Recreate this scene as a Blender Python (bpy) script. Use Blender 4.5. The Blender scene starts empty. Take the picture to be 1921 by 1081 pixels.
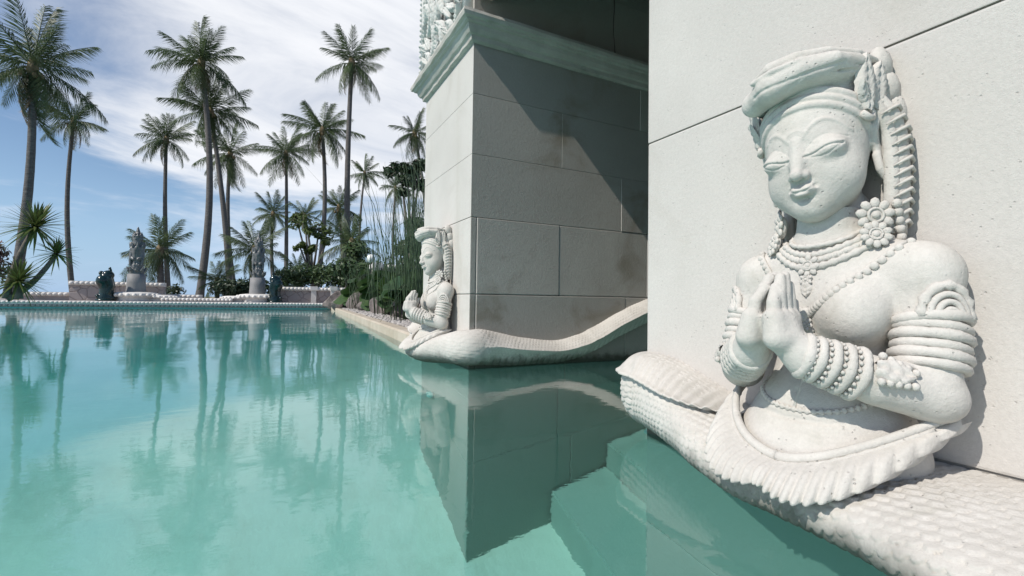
import bpy, bmesh, math, random
import numpy as np
from mathutils import Vector, Matrix
rad = math.radians
S = bpy.context.scene
COL = S.collection
rng = random.Random(7)

# ------------------------------------------------------------------ camera
YAW, PITCH, ROLL, FPX = rad(26.95), rad(1.55), rad(0.8), 885.0
EYE = Vector((0, 0, .385))
cF = Vector((math.sin(YAW) * math.cos(PITCH), math.cos(YAW) * math.cos(PITCH), math.sin(PITCH)))
cR0 = Vector((math.cos(YAW), -math.sin(YAW), 0)); cU0 = cR0.cross(cF)
cR = cR0 * math.cos(ROLL) + cU0 * math.sin(ROLL)
cU = cU0 * math.cos(ROLL) - cR0 * math.sin(ROLL)
cam = bpy.data.objects.new('camera', bpy.data.cameras.new('camera'))
COL.objects.link(cam); S.camera = cam
cam.data.sensor_width = 36; cam.data.lens = 36 * FPX / 1921
cam.data.clip_start = .02; cam.data.clip_end = 20000
cam.matrix_world = Matrix(((cR.x, cU.x, -cF.x, EYE.x), (cR.y, cU.y, -cF.y, EYE.y), (cR.z, cU.z, -cF.z, EYE.z), (0, 0, 0, 1)))

# ------------------------------------------------------------------ sun and sky
SUN_DIR = Vector((1, .18, -1.0)).normalized()          # the way the light travels
sunl = bpy.data.lights.new('sun', 'SUN'); sunl.energy = 4.0; sunl.angle = rad(.53); sunl.color = (1, .95, .88)
sun = bpy.data.objects.new('sun', sunl); COL.objects.link(sun)
sun.rotation_euler = SUN_DIR.to_track_quat('-Z', 'Y').to_euler(); sun.location = (-30, -6, 40)
sunl.cycles.is_caustics_light = True                    # lets the sun reach the pool floor through the water
W = bpy.data.worlds.new('World'); S.world = W; W.use_nodes = True
wn = W.node_tree; wn.nodes.clear()
def wnode(t, **k):
    n = wn.nodes.new(t)
    for a, b in k.items(): setattr(n, a, b)
    return n
sky = wnode('ShaderNodeTexSky', sky_type='NISHITA', sun_disc=False)
to_sun = -SUN_DIR
sky.sun_elevation = math.asin(to_sun.z)
sky.sun_rotation = math.atan2(to_sun.x, to_sun.y)
sky.air_density = 1.0; sky.dust_density = .4; sky.ozone_density = 3.2
bg = wnode('ShaderNodeBackground'); bg.inputs[1].default_value = .105
wout = wnode('ShaderNodeOutputWorld')
tc = wnode('ShaderNodeTexCoord')
# high thin cloud: noise on the sky direction flattened on to a cloud layer
sep = wnode('ShaderNodeSeparateXYZ'); wn.links.new(tc.outputs['Generated'], sep.inputs[0])
zc = wnode('ShaderNodeMath', operation='MAXIMUM'); wn.links.new(sep.outputs['Z'], zc.inputs[0]); zc.inputs[1].default_value = .0
za = wnode('ShaderNodeMath', operation='ADD'); wn.links.new(zc.outputs[0], za.inputs[0]); za.inputs[1].default_value = .22
dx = wnode('ShaderNodeMath', operation='DIVIDE'); wn.links.new(sep.outputs['X'], dx.inputs[0]); wn.links.new(za.outputs[0], dx.inputs[1])
dy = wnode('ShaderNodeMath', operation='DIVIDE'); wn.links.new(sep.outputs['Y'], dy.inputs[0]); wn.links.new(za.outputs[0], dy.inputs[1])
cmb = wnode('ShaderNodeCombineXYZ'); wn.links.new(dx.outputs[0], cmb.inputs[0]); wn.links.new(dy.outputs[0], cmb.inputs[1])
mapn = wnode('ShaderNodeMapping'); wn.links.new(cmb.outputs[0], mapn.inputs[0])
mapn.inputs['Location'].default_value = (0.55, 0.2, 0); mapn.inputs['Rotation'].default_value = (0, 0, rad(25)); mapn.inputs['Scale'].default_value = (.55, .9, 1)
n1 = wnode('ShaderNodeTexNoise'); wn.links.new(mapn.outputs[0], n1.inputs['Vector'])
n1.inputs['Scale'].default_value = 1.1; n1.inputs['Detail'].default_value = 10; n1.inputs['Roughness'].default_value = .60; n1.inputs['Distortion'].default_value = .9
# a bank of thin cloud over the sea, thickest above the middle of the far rim
vdot = wnode('ShaderNodeVectorMath', operation='DOT_PRODUCT'); wn.links.new(tc.outputs['Generated'], vdot.inputs[0])
bank = (cF - cR * .20 + cU * .50).normalized(); vdot.inputs[1].default_value = bank
bk_ = wnode('ShaderNodeMapRange'); wn.links.new(vdot.outputs['Value'], bk_.inputs[0]); bk_.interpolation_type = 'SMOOTHSTEP'
for i_, v_ in enumerate((.78, .995, 0, .24)): bk_.inputs[i_ + 1].default_value = v_
addn = wnode('ShaderNodeMath', operation='ADD'); wn.links.new(n1.outputs[0], addn.inputs[0]); wn.links.new(bk_.outputs[0], addn.inputs[1])
cr = wnode('ShaderNodeMapRange'); wn.links.new(addn.outputs[0], cr.inputs[0])
cr.inputs[1].default_value = .53; cr.inputs[2].default_value = .80; cr.inputs[3].default_value = 0; cr.inputs[4].default_value = 1.0
cr.interpolation_type = 'SMOOTHSTEP'
mixc = wnode('ShaderNodeMix', data_type='RGBA')
wn.links.new(cr.outputs[0], mixc.inputs[0]); wn.links.new(sky.outputs[0], mixc.inputs[6]); mixc.inputs[7].default_value = (7.8, 7.95, 8.3, 1)
hz = wnode('ShaderNodeMapRange'); wn.links.new(sep.outputs['Z'], hz.inputs[0]); hz.interpolation_type = 'SMOOTHSTEP'
for i_, v_ in enumerate((-.05, .26, .85, 0)): hz.inputs[i_ + 1].default_value = v_
mixh = wnode('ShaderNodeMix', data_type='RGBA'); wn.links.new(hz.outputs[0], mixh.inputs[0])        # pale sea haze all round the horizon
wn.links.new(mixc.outputs[2], mixh.inputs[6]); mixh.inputs[7].default_value = (2.9, 4.7, 7.3, 1)
wn.links.new(mixh.outputs[2], bg.inputs[0]); wn.links.new(bg.outputs[0], wout.inputs[0])
S.view_settings.view_transform = 'Standard'; S.view_settings.look = 'None'
S.view_settings.gamma = 1; S.view_settings.exposure = .20; S.view_settings.use_curve_mapping = False
S.render.engine = 'CYCLES'
S.cycles.use_denoising = True; S.cycles.max_bounces = 10; S.cycles.transparent_max_bounces = 12
S.cycles.diffuse_bounces = 4; S.cycles.glossy_bounces = 4; S.cycles.transmission_bounces = 6
S.cycles.sample_clamp_indirect = 6.0

# ------------------------------------------------------------------ helpers
def tag(o, label=None, cat=None, group=None, kind=None):
    if label: o['label'] = label
    if cat: o['category'] = cat
    if group: o['group'] = group
    if kind: o['kind'] = kind
    return o
def empty(name, loc=(0, 0, 0), rz=0):
    o = bpy.data.objects.new(name, None); COL.objects.link(o); o.location = loc; o.rotation_euler = (0, 0, rz)
    o.empty_display_size = .1
    return o
def link(name, me, parent=None, loc=None, rot=None, scl=None):
    o = bpy.data.objects.new(name, me); COL.objects.link(o)
    if parent: o.parent = parent
    if loc is not None: o.location = loc
    if rot is not None: o.rotation_euler = rot
    if scl is not None: o.scale = scl if hasattr(scl, '__len__') else (scl,) * 3
    return o
def copy_tree(o, parent=None):
    c = o.copy(); COL.objects.link(c); c.parent = parent
    for ch in list(o.children): copy_tree(ch, c)
    return c
def fastmesh(name, V, Q, mat=None, smooth=True):
    """V (n,3) array, Q (m,3|4) array -> mesh, built without python loops"""
    V = np.ascontiguousarray(V, dtype=np.float32); Q = np.ascontiguousarray(Q, dtype=np.int32)
    me = bpy.data.meshes.new(name); k = Q.shape[1]
    me.vertices.add(len(V)); me.vertices.foreach_set('co', V.ravel())
    me.loops.add(Q.size); me.loops.foreach_set('vertex_index', Q.ravel())
    me.polygons.add(len(Q)); me.polygons.foreach_set('loop_start', np.arange(0, Q.size, k, dtype=np.int32))
    me.polygons.foreach_set('use_smooth', np.full(len(Q), smooth))
    me.update(calc_edges=True); me.validate()
    if mat: me.materials.append(mat)
    return me
class MB:
    """collects shapes into one mesh"""
    def __init__(s): s.v = []; s.f = []; s.m = []
    def add(s, V, Fc, mi=0):
        b = len(s.v); s.v += [tuple(p) for p in V]; s.f += [tuple(i + b for i in q) for q in Fc]; s.m += [mi] * len(Fc)
    def box(s, a, b, mi=0):
        x0, y0, z0 = a; x1, y1, z1 = b
        s.add([(x, y, z) for z in (z0, z1) for y in (y0, y1) for x in (x0, x1)],
              [(0, 2, 3, 1), (4, 5, 7, 6), (0, 1, 5, 4), (2, 6, 7, 3), (0, 4, 6, 2), (1, 3, 7, 5)], mi)
    def tube(s, pts, r, n=8, cap=True, mi=0, closed=False):
        pts = [Vector(p) for p in pts]; N = len(pts)
        rs = list(r) if hasattr(r, '__len__') else [r] * N
        V = []; up = None
        for i, p in enumerate(pts):
            d = (pts[(i + 1) % N] - pts[i - 1]) if closed else (pts[min(i + 1, N - 1)] - pts[max(i - 1, 0)])
            d = d.normalized() if d.length > 1e-9 else Vector((0, 0, 1))
            if up is None: up = Vector((0, 0, 1)) if abs(d.z) < .9 else Vector((1, 0, 0))
            a = (up - d * up.dot(d)).normalized(); up = a; b = d.cross(a)
            for k in range(n):
                t = 2 * math.pi * k / n
                V.append(p + (a * math.cos(t) + b * math.sin(t)) * rs[i])
        Fc = [(i * n + k, i * n + (k + 1) % n, (i + 1) * n + (k + 1) % n, (i + 1) * n + k) for i in range(N - 1) for k in range(n)]
        if closed: Fc += [((N - 1) * n + k, (N - 1) * n + (k + 1) % n, (k + 1) % n, k) for k in range(n)]
        elif cap: Fc += [tuple(range(n - 1, -1, -1)), tuple((N - 1) * n + k for k in range(n))]
        s.add(V, Fc, mi)
    def ball(s, c, r, nu=8, nv=6, mi=0, ax=None):
        r = r if hasattr(r, '__len__') else (r,) * 3; c = Vector(c)
        V = []; 
        for j in range(nv + 1):
            th = math.pi * j / nv
            for k in range(nu):
                ph = 2 * math.pi * k / nu
                q = Vector((r[0] * math.sin(th) * math.cos(ph), r[1] * math.sin(th) * math.sin(ph), r[2] * math.cos(th)))
                if ax is not None: q = ax @ q
                V.append(c + q)
        Fc = [(j * nu + k, (j + 1) * nu + k, (j + 1) * nu + (k + 1) % nu, j * nu + (k + 1) % nu) for j in range(nv) for k in range(nu)]
        s.add(V, Fc, mi)
    def lathe(s, prof, c=(0, 0, 0), n=24, mi=0):
        V = [(c[0] + r * math.cos(2 * math.pi * k / n), c[1] + r * math.sin(2 * math.pi * k / n), c[2] + z) for r, z in prof for k in range(n)]
        Fc = [(i * n + k, i * n + (k + 1) % n, (i + 1) * n + (k + 1) % n, (i + 1) * n + k) for i in range(len(prof) - 1) for k in range(n)]
        s.add(V, Fc, mi)
    def mesh(s, name, mats, smooth=True):
        me = bpy.data.meshes.new(name); me.from_pydata(s.v, [], s.f)
        for m in (mats if isinstance(mats, (list, tuple)) else [mats]): me.materials.append(m)
        me.polygons.foreach_set('material_index', s.m)
        me.polygons.foreach_set('use_smooth', [smooth] * len(s.f)); me.update()
        return me
    def build(s, name, mats, parent=None, smooth=True, **k):
        return link(name, s.mesh(name, mats, smooth), parent, **k)

# ------------------------------------------------------------------ materials
MAT = {}
class NT:
    def __init__(s, name):
        s.m = bpy.data.materials.new(name); s.m.use_nodes = True; s.t = s.m.node_tree
        s.b = s.t.nodes['Principled BSDF']; MAT[name] = s.m
        s.tc = s.t.nodes.new('ShaderNodeTexCoord')
        s.co = s.tc.outputs['Object']
    def n(s, t, **k):
        n = s.t.nodes.new(t)
        for a, b in k.items(): setattr(n, a, b)
        return n
    def l(s, a, b): s.t.links.new(a, b)
    def world(s):
        g = s.n('ShaderNodeNewGeometry'); s.co = g.outputs['Position']; return s
    def noise(s, scale, detail=4, rough=.5, dist=0, vec=None, stretch=None):
        n = s.n('ShaderNodeTexNoise'); n.inputs['Scale'].default_value = scale; n.inputs['Detail'].default_value = detail
        n.inputs['Roughness'].default_value = rough; n.inputs['Distortion'].default_value = dist
        v = vec or s.co
        if stretch:
            mp = s.n('ShaderNodeMapping'); mp.inputs['Scale'].default_value = stretch; s.l(v, mp.inputs[0]); v = mp.outputs[0]
        s.l(v, n.inputs['Vector']); return n.outputs[0]
    def ramp(s, fac, a, b, ca=0., cb=1.):
        r = s.n('ShaderNodeMapRange'); r.interpolation_type = 'SMOOTHSTEP'; s.l(fac, r.inputs[0])
        for i, v in enumerate((a, b, ca, cb)): r.inputs[i + 1].default_value = v
        return r.outputs[0]
    def mix(s, fac, a, b):
        m = s.n('ShaderNodeMix', data_type='RGBA')
        if hasattr(fac, 'links') or not isinstance(fac, (int, float)): s.l(fac, m.inputs[0])
        else: m.inputs[0].default_value = fac
        for i, c in ((6, a), (7, b)):
            if isinstance(c, tuple): m.inputs[i].default_value = (*c, 1)
            else: s.l(c, m.inputs[i])
        return m.outputs[2]
    def math(s, op, a, b=None):
        m = s.n('ShaderNodeMath', operation=op)
        for i, c in enumerate((a, b)):
            if c is None: continue
            if isinstance(c, (int, float)): m.inputs[i].default_value = c
            else: s.l(c, m.inputs[i])
        return m.outputs[0]
    def bump(s, h, dist, strength=1., prev=None):
        b = s.n('ShaderNodeBump'); b.inputs['Distance'].default_value = dist; b.inputs['Strength'].default_value = strength
        s.l(h, b.inputs['Height'])
        if prev is not None: s.l(prev, b.inputs['Normal'])
        return b.outputs[0]
    def color(s, c):
        if isinstance(c, tuple): s.b.inputs['Base Color'].default_value = (*c, 1)
        else: s.l(c, s.b.inputs['Base Color'])
        return s
    def rough(s, v):
        if isinstance(v, (int, float)): s.b.inputs['Roughness'].default_value = v
        else: s.l(v, s.b.inputs['Roughness'])
        return s
    def normal(s, n): s.l(n, s.b.inputs['Normal']); return s

def stone(name, c0, c1, stain=None, stain_amt=.5, big=2.0, pit=.0012, grain=.0006, pits=True, algae=False, streak=None, coarse=1., scatter_tint=None, alg=.055, tone=0.):
    t = NT(name).world()
    col = t.mix(t.ramp(t.noise(big, 5, .6), .3, .7), c0, c1)
    oi = t.n('ShaderNodeObjectInfo')
    col = t.mix(t.math('MULTIPLY', oi.outputs['Random'], tone), col, tuple(x * .72 for x in c0))
    if stain: col = t.mix(t.ramp(t.noise(big * 1.7, 4, .6, .8), .5, .78, 0, stain_amt), col, stain)
    if streak: col = t.mix(t.ramp(t.noise(4, 4, .6, 0, stretch=(1, 1, .12)), .5, .8, 0, .45), col, streak)
    fine = t.noise(140, 4, .7)
    col = t.mix(t.ramp(fine, .35, .65, 0, .14), col, tuple(x * .55 for x in c0))
    h = t.noise(380, 3, .6)
    nb = t.bump(h, grain)
    vo = t.n('ShaderNodeTexVoronoi'); vo.inputs['Scale'].default_value = 95; t.l(t.co, vo.inputs['Vector'])
    if pits:
        gate = t.ramp(t.noise(23, 3), .5, .62)
        hole = t.math('MULTIPLY', t.ramp(vo.outputs['Distance'], .06, .22, 1, 0), gate)
        col = t.mix(t.math('MULTIPLY', hole, .28), col, tuple(x * .35 for x in c0))
        nb = t.bump(t.math('SUBTRACT', 1.0, hole), pit, 1, nb)
    nb = t.bump(t.noise(60, 5, .7), .0026 * coarse, .8, nb)
    if algae:                                            # dark growth at the water line: wear with a shape of its own
        sp = t.n('ShaderNodeSeparateXYZ'); t.l(t.co, sp.inputs[0])
        edge = t.math('ADD', sp.outputs['Z'], t.math('MULTIPLY', t.math('SUBTRACT', t.noise(18, 4, .6), .5), .07))
        if scatter_tint: col = t.mix(t.ramp(sp.outputs['Z'], -.05, -.02, 1, 0), col, scatter_tint)  # teal below the waterline stands in for light scattered in the water
        col = t.mix(t.ramp(edge, .035, .10, .45, 0), col, tuple(x * .5 for x in c0))      # damp band above the water
        col = t.mix(t.math('MULTIPLY', t.ramp(edge, .015, alg, .88, 0), t.ramp(edge, -.08, -.02)), col, (.055, .052, .038))
    t.color(col).rough(.88).normal(nb); t.b.inputs['Specular IOR Level'].default_value = .25
    return t.m
stone('statue_stone', (.50, .472, .43), (.57, .54, .498), (.39, .37, .32), .5, 7, algae=True, alg=.085)
stone('wall_stone', (.50, .472, .437), (.58, .55, .512), (.41, .38, .335), .65, 1.3, pit=.0008, algae=True, coarse=.6, scatter_tint=(.43, .485, .435), tone=.14, streak=(.42, .39, .335))
stone('passage_stone', (.35, .327, .295), (.42, .392, .355), (.21, .178, .135), 1.0, 1.2, pit=.001, grain=.001, algae=True, coarse=.9, scatter_tint=(.31, .43, .385), tone=.55, streak=(.30, .275, .245))
stone('cornice_stone', (.42, .395, .355), (.52, .49, .445), (.23, .235, .20), .6, 5, streak=(.20, .20, .17))
stone('relief_stone', (.58, .57, .54), (.66, .65, .62), (.35, .35, .32), .6, 8)
stone('step_stone', (.36, .45, .41), (.47, .53, .48), (.30, .32, .28), .6, 1.5, pits=False)
# ------------------------------------------------------------------ sculpting field: signed distances on a grid, then a surface
# statue coordinates: X out of the wall towards the pool, Y along the wall, Z up, water level at 0
class Field:
    def __init__(s, lo, hi, h):
        s.lo = np.array(lo, np.float32); s.h = h
        s.n = np.ceil((np.array(hi) - s.lo) / h).astype(int) + 1
        s.ax = [s.lo[i] + h * np.arange(s.n[i], dtype=np.float32) for i in range(3)]
        s.D = np.full(s.n, 9., np.float32)
    def block(s, lo, hi):
        a = np.clip(np.floor((np.array(lo) - s.lo) / s.h).astype(int), 0, s.n)
        b = np.clip(np.ceil((np.array(hi) - s.lo) / s.h).astype(int) + 1, 0, s.n)
        sl = tuple(slice(int(i), int(j)) for i, j in zip(a, b))
        if any(q.stop <= q.start for q in sl): return None, None
        return sl, np.ix_(s.ax[0][sl[0]], s.ax[1][sl[1]], s.ax[2][sl[2]])
    @staticmethod
    def smin(a, b, k):
        if k <= 0: return np.minimum(a, b)
        h = np.maximum(k - np.abs(a - b), 0) / k
        return np.minimum(a, b) - h * h * k * .25
    def put(s, lo, hi, fn, k, cut):
        m = k + 3 * s.h
        sl, P = s.block(np.array(lo) - m, np.array(hi) + m)
        if sl is None: return
        d = fn(*P).astype(np.float32)
        s.D[sl] = -s.smin(-s.D[sl], d, k) if cut else s.smin(s.D[sl], d, k)
    def ell(s, c, r, k=.01, cut=False, rot=None):
        c = np.array(c, np.float32); r = np.array(r if hasattr(r, '__len__') else (r,) * 3, np.float32)
        R3 = None
        if rot is not None: R3 = np.array(rot, np.float32)
        def fn(x, y, z):
            p = [x - c[0], y - c[1], z - c[2]]
            if R3 is not None:
                p = [R3[i, 0] * p[0] + R3[i, 1] * p[1] + R3[i, 2] * p[2] for i in range(3)]
            q = sum((p[i] / r[i]) ** 2 for i in range(3)); g = sum((p[i] / r[i] ** 2) ** 2 for i in range(3))
            k0 = np.sqrt(q); return k0 * (k0 - 1) / np.sqrt(g + 1e-9)
        e = max(r) if R3 is not None else r
        s.put(c - e, c + e, fn, k, cut)
    def cap(s, pts, r, k=.01, cut=False, flat=None):
        """chain of round cones through pts"""
        pts = np.array(pts, np.float32); r = np.array(r if hasattr(r, '__len__') else [r] * len(pts), np.float32)
        lo = (pts - r[:, None]).min(0); hi = (pts + r[:, None]).max(0)
        def fn(x, y, z):
            d = None
            for i in range(len(pts) - 1):
                a, b = pts[i], pts[i + 1]; ab = b - a; L = float(ab @ ab) + 1e-12
                t = np.clip(((x - a[0]) * ab[0] + (y - a[1]) * ab[1] + (z - a[2]) * ab[2]) / L, 0, 1)
                e = np.sqrt((x - a[0] - t * ab[0]) ** 2 + (y - a[1] - t * ab[1]) ** 2 + (z - a[2] - t * ab[2]) ** 2) - (r[i] + t * (r[i + 1] - r[i]))
                d = e if d is None else np.minimum(d, e)
            return d
        s.put(lo, hi, fn, k, cut)
    def both(s, what, c, *a, **k):
        for sg in (1, -1):
            if what == 'ell': s.ell((c[0], c[1] * sg, c[2]), *a, **k)
            else: s.cap([(p[0], p[1] * sg, p[2]) for p in c], *a, **k)
    def front(s, Y, Z, off=0.):
        """X of the front surface at (Y, Z)"""
        out = []
        for y, z in zip(np.atleast_1d(Y), np.atleast_1d(Z)):
            j = int(round((y - s.lo[1]) / s.h)); m = int(round((z - s.lo[2]) / s.h))
            col = s.D[:, min(max(j, 0), s.n[1] - 1), min(max(m, 0), s.n[2] - 1)]
            w = np.where(col < 0)[0]
            if len(w) == 0: out.append(np.nan); continue
            i = w[-1]
            if i + 1 >= s.n[0]: out.append(float(s.ax[0][i])); continue
            out.append(float(s.ax[0][i] + s.h * col[i] / (col[i] - col[i + 1])) + off)
        return np.array(out)
    def onface(s, yz, off=0.):
        X = s.front([p[0] for p in yz], [p[1] for p in yz], off)
        return [(x, p[0], p[1]) for x, p in zip(X, yz) if x == x]
    def surface(s):
        D = s.D; sg = D < 0; h = s.h
        c = np.zeros(np.array(D.shape) - 1, np.int8)
        for i in (0, 1):
            for j in (0, 1):
                for k in (0, 1):
                    c += sg[i:D.shape[0] - 1 + i, j:D.shape[1] - 1 + j, k:D.shape[2] - 1 + k]
        act = (c > 0) & (c < 8); idx = np.argwhere(act); N = len(idx)
        vid = np.full(act.shape, -1, np.int32); vid[act] = np.arange(N)
        acc = np.zeros((N, 3), np.float32); cnt = np.zeros(N, np.float32)
        I, J, K = idx.T
        corner = {(a, b, d): D[I + a, J + b, K + d] for a in (0, 1) for b in (0, 1) for d in (0, 1)}
        for ax in range(3):
            for u in (0, 1):
                for v in (0, 1):
                    p = [u, v]; a = p[:]; a.insert(ax, 0); b = p[:]; b.insert(ax, 1)
                    da, db = corner[tuple(a)], corner[tuple(b)]
                    m = (da < 0) != (db < 0)
                    t = np.where(m, da / np.where(m, da - db, 1), 0)
                    q = np.array(a, np.float32)[None, :].repeat(N, 0); q[:, ax] += t
                    acc += q * m[:, None]; cnt += m
        V = (idx + acc / cnt[:, None]) * h + s.lo
        Q = []
        for ax in range(3):
            o = [0, 1, 2]; o.remove(ax); sh = np.array(D.shape); 
            sa = [slice(None)] * 3; sb = [slice(None)] * 3; sa[ax] = slice(0, -1); sb[ax] = slice(1, None)
            for q in o: sa[q] = slice(1, -1); sb[q] = slice(1, -1)
            A, B = sg[tuple(sa)], sg[tuple(sb)]
            e = np.argwhere(A != B); inside = A[tuple(e.T)]
            e = e.copy(); 
            for q in o: e[:, q] += 1
            def cell(du, dv):
                g = e.copy(); g[:, o[0]] -= du; g[:, o[1]] -= dv; return vid[tuple(g.T)]
            quad = np.stack([cell(1, 1), cell(0, 1), cell(0, 0), cell(1, 0)], 1)
            flip = inside if ax != 1 else ~inside
            quad[~flip] = quad[~flip][:, ::-1]
            Q.append(quad)
        Q = np.concatenate(Q); Q = Q[(Q >= 0).all(1)]
        return V, Q
def to_world_side(V, Q):                                  # statue X points to world -x
    V = V.copy(); V[:, 0] *= -1; return V, Q[:, ::-1]
# ------------------------------------------------------------------ the praying figure (built once, used on both pillars)
def flipped(mb):
    mb.v = [(-x, y, z) for x, y, z in mb.v]; mb.f = [f[::-1] for f in mb.f]; return mb
def arc_pts(fn, n): return [fn(i / (n - 1)) for i in range(n)]

def sculpt_head():
    f = Field((-.03, -.135, .50), (.285, .135, .85), .0017)
    f.ell((.075, 0, .690), (.103, .087, .105), 0)
    f.ell((.108, 0, .628), (.088, .074, .098), .03)
    f.both('ell', (.132, .033, .604), .041, .03)
    f.ell((.163, 0, .560), (.027, .027, .025), .035)
    f.cap([(.07, 0, .48), (.075, 0, .58)], [.062, .052], .012)
    f.cap([(.062, 0, .525), (.062, 0, .529)], [.0625, .0625], .004)
    # nose
    f.cap([(.180, 0, .684), (.192, 0, .655), (.2070, 0, .628), (.2125, 0, .6210)], [.0075, .0082, .0095, .0108], .020)
    f.both('ell', (.2015, .0108, .6175), (.0095, .0072, .0072), .006)
    # sockets under the brows, lids as a swelling
    f.both('ell', (.2135, .034, .674), (.021, .026, .017), .018, cut=True)
    f.both('ell', (.163, .0385, .6545), (.0285, .031, .0215), .010)
    # mouth
    f.ell((.1945, 0, .5925), (.012, .021, .010), .012)
    f.both('ell', (.2015, .0072, .5942), (.0082, .0105, .0045), .004)
    f.ell((.2015, 0, .5858), (.0082, .0115, .0054), .004)
    f.ell((.199, 0, .5772), (.012, .014, .0042), .006, cut=True)
    f.cap(f.onface([(.0215 * a, .5902 + .0070 * abs(a) ** 2.2) for a in np.linspace(-1, 1, 13)], -.0002), .0017, .0015, cut=True)
    f.both('ell', (.1935, .0220, .5962), .0034, .004, cut=True)
    f.cap(f.onface([(0, .606), (0, .599)], .0008), .002, .003, cut=True)
    # brows: a fine raised arch from the nose root over each eye
    for sg in (1, -1):
        b = [(sg * (.0115 + .063 * t), .670 + .039 * math.sin(math.pi * (t * .84 + .10)) ** .9 - .004 * t) for t in np.linspace(0, 1, 20)]
        f.cap(f.onface(b, -.0010), [.0010 + .0020 * math.sin(math.pi * (.12 + .8 * t)) for t in np.linspace(0, 1, len(f.onface(b)))], .004)
    for sg in (1, -1):
        up = [(sg * (.013 + .055 * t), .6502 + .0040 * math.sin(math.pi * t) - .002 * math.sin(2 * math.pi * t) + .006 * t * t) for t in np.linspace(0, 1, 18)]
        lowl = [(sg * (.013 + .054 * t), .6495 - .0072 * math.sin(math.pi * t) + .005 * t * t) for t in np.linspace(0, 1, 18)]
        cre = [(sg * (.014 + .056 * t), .6605 + .017 * math.sin(math.pi * t) + .005 * t) for t in np.linspace(0, 1, 18)]
        pu, pl, pc = f.onface(up, -.0004), f.onface(lowl, -.0004), f.onface(cre, -.0002)
        f.cap(pu, .0021, .001, cut=True); f.cap(pl, .0012, .002, cut=True); f.cap(pc, .0011, .0015, cut=True)
        lid = f.onface([(y, z + .0032) for y, z in up], -.0014)
        f.cap(lid, .0015, .003)
    f.both('ell', (.2070, .0070, .6115), (.004, .0036, .003), .002, cut=True)
    # ears with long lobes
    for sg in (1, -1):
        eo = lambda p: (p[0] * 1.0 - .004, sg * (p[1] + .007), .642 + (p[2] - .642) * 1.12)
        ear = [(.082, .080, .650), (.088, .087, .668), (.078, .092, .690), (.056, .096, .694), (.046, .097, .672), (.052, .096, .640), (.060, .093, .612), (.068, .090, .592), (.078, .087, .590), (.083, .083, .604), (.080, .081, .626)]
        f.cap([eo(p) for p in ear], .0066, .004)
        f.ell((.062, sg * .089, .655), (.02, .009, .040), .006)
        f.cap([eo(p) for p in [(.070, .091, .676), (.060, .093, .668), (.062, .092, .645), (.071, .089, .622)]], .0042, .003)
        f.ell((.070, sg * .101, .648), (.007, .006, .017), .003, cut=True)
    # hair bands that frame the forehead
    for j, (zz, rr, dr) in enumerate([(.742, .0072, .000), (.755, .0075, .003), (.768, .0085, .005)]):
        P = []
        for a in np.linspace(-1.75, 1.75, 33):
            z = zz - (.066 - .006 * j) * (abs(a) / 1.45) ** 2.2
            q = math.sqrt(max(.05, 1 - ((z - .690) / .105) ** 2)); q2 = math.sqrt(max(.02, 1 - ((z - .628) / .098) ** 2))
            rx = max(.103 * q + .075, .088 * q2 + .108) - .075; ry = max(.087 * q, .079 * q2)
            P.append((.075 + (rx + dr) * math.cos(a), (ry + dr) * math.sin(a), z))
        f.cap(P, rr, .003)
    for j in range(3):                                      # fine strands
        P = []
        for a in np.linspace(-1.4, 1.4, 27):
            z = .7495 + .0145 * j - (.066 - .006 * j) * (abs(a) / 1.45) ** 2.2
            q = math.sqrt(max(.05, 1 - ((z - .690) / .105) ** 2))
            P.append((.075 + (.103 * q + .0095 + .006 * j) * math.cos(a), (.087 * q + .0095 + .006 * j) * math.sin(a), z))
        f.cap(P, .0014, .001, cut=True)
    return f

def sculpt_cap():
    g = Field((-.03, -.135, .70), (.30, .135, .85), .002)
    R = Matrix.Rotation(rad(-6), 3, 'Y')
    g.ell((.090, 0, .787), (.120, .098, .030), 0, rot=R)
    g.ell((.070, 0, .748), (.098, .088, .045), .02)
    g.cap([(.135, -.088, .795), (.182, -.066, .796), (.206, -.020, .790), (.210, .030, .781), (.180, .078, .774)], [.008, .013, .022, .031, .022], .018)
    g.cap([(.09, .095, .783), (.180, .078, .774)], [.012, .020], .012)
    def top(xy, off=0):
        out = []
        for x, y in xy:
            i = int(round((x - g.lo[0]) / g.h)); j = int(round((y - g.lo[1]) / g.h)); w = np.where(g.D[i, j] < 0)[0]
            if len(w): out.append((x, y, float(g.ax[2][w[-1]]) + off))
        return out
    # the fold: a curled lip over a dark hollow, running back to the side
    g.ell((.212, .034, .803), (.040, .036, .0085), .006, cut=True)
    lipc = [(.150, .078, .795), (.196, .062, .806), (.214, .030, .815), (.204, -.012, .819), (.172, -.052, .819), (.128, -.084, .812), (.080, -.098, .804)]
    g.cap(lipc, [.010, .0115, .0115, .010, .0085, .007, .005], .006)
    g.cap([(.228, .058, .796), (.236, .020, .799), (.222, -.022, .803), (.186, -.062, .806), (.14, -.09, .802)], [.005, .0055, .005, .004, .003], .004)
    g.cap([(x + .006, y, z - .011) for x, y, z in lipc[2:]], [.003, .003, .0028, .0025, .002], .002, cut=True)
    fold2 = g.onface([(.060 - .14 * t, .770 + .016 * t * t) for t in np.linspace(0, 1, 18)], .0)
    g.cap(fold2, .0020, .003, cut=True)
    # hem lines along the side
    for zz in (.772, .782):
        g.cap([(.08 + .125 * math.cos(a), .102 * math.sin(a), zz + .006 * math.cos(a)) for a in np.linspace(-1.5, -.6, 12)], .0024, .002, cut=True)
    return g

def arm_axis(sg):
    return dict(sh=(.062, sg * .141, .436), el=(.105, sg * .160, .252), wr=(.248, sg * .052, .300))

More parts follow.
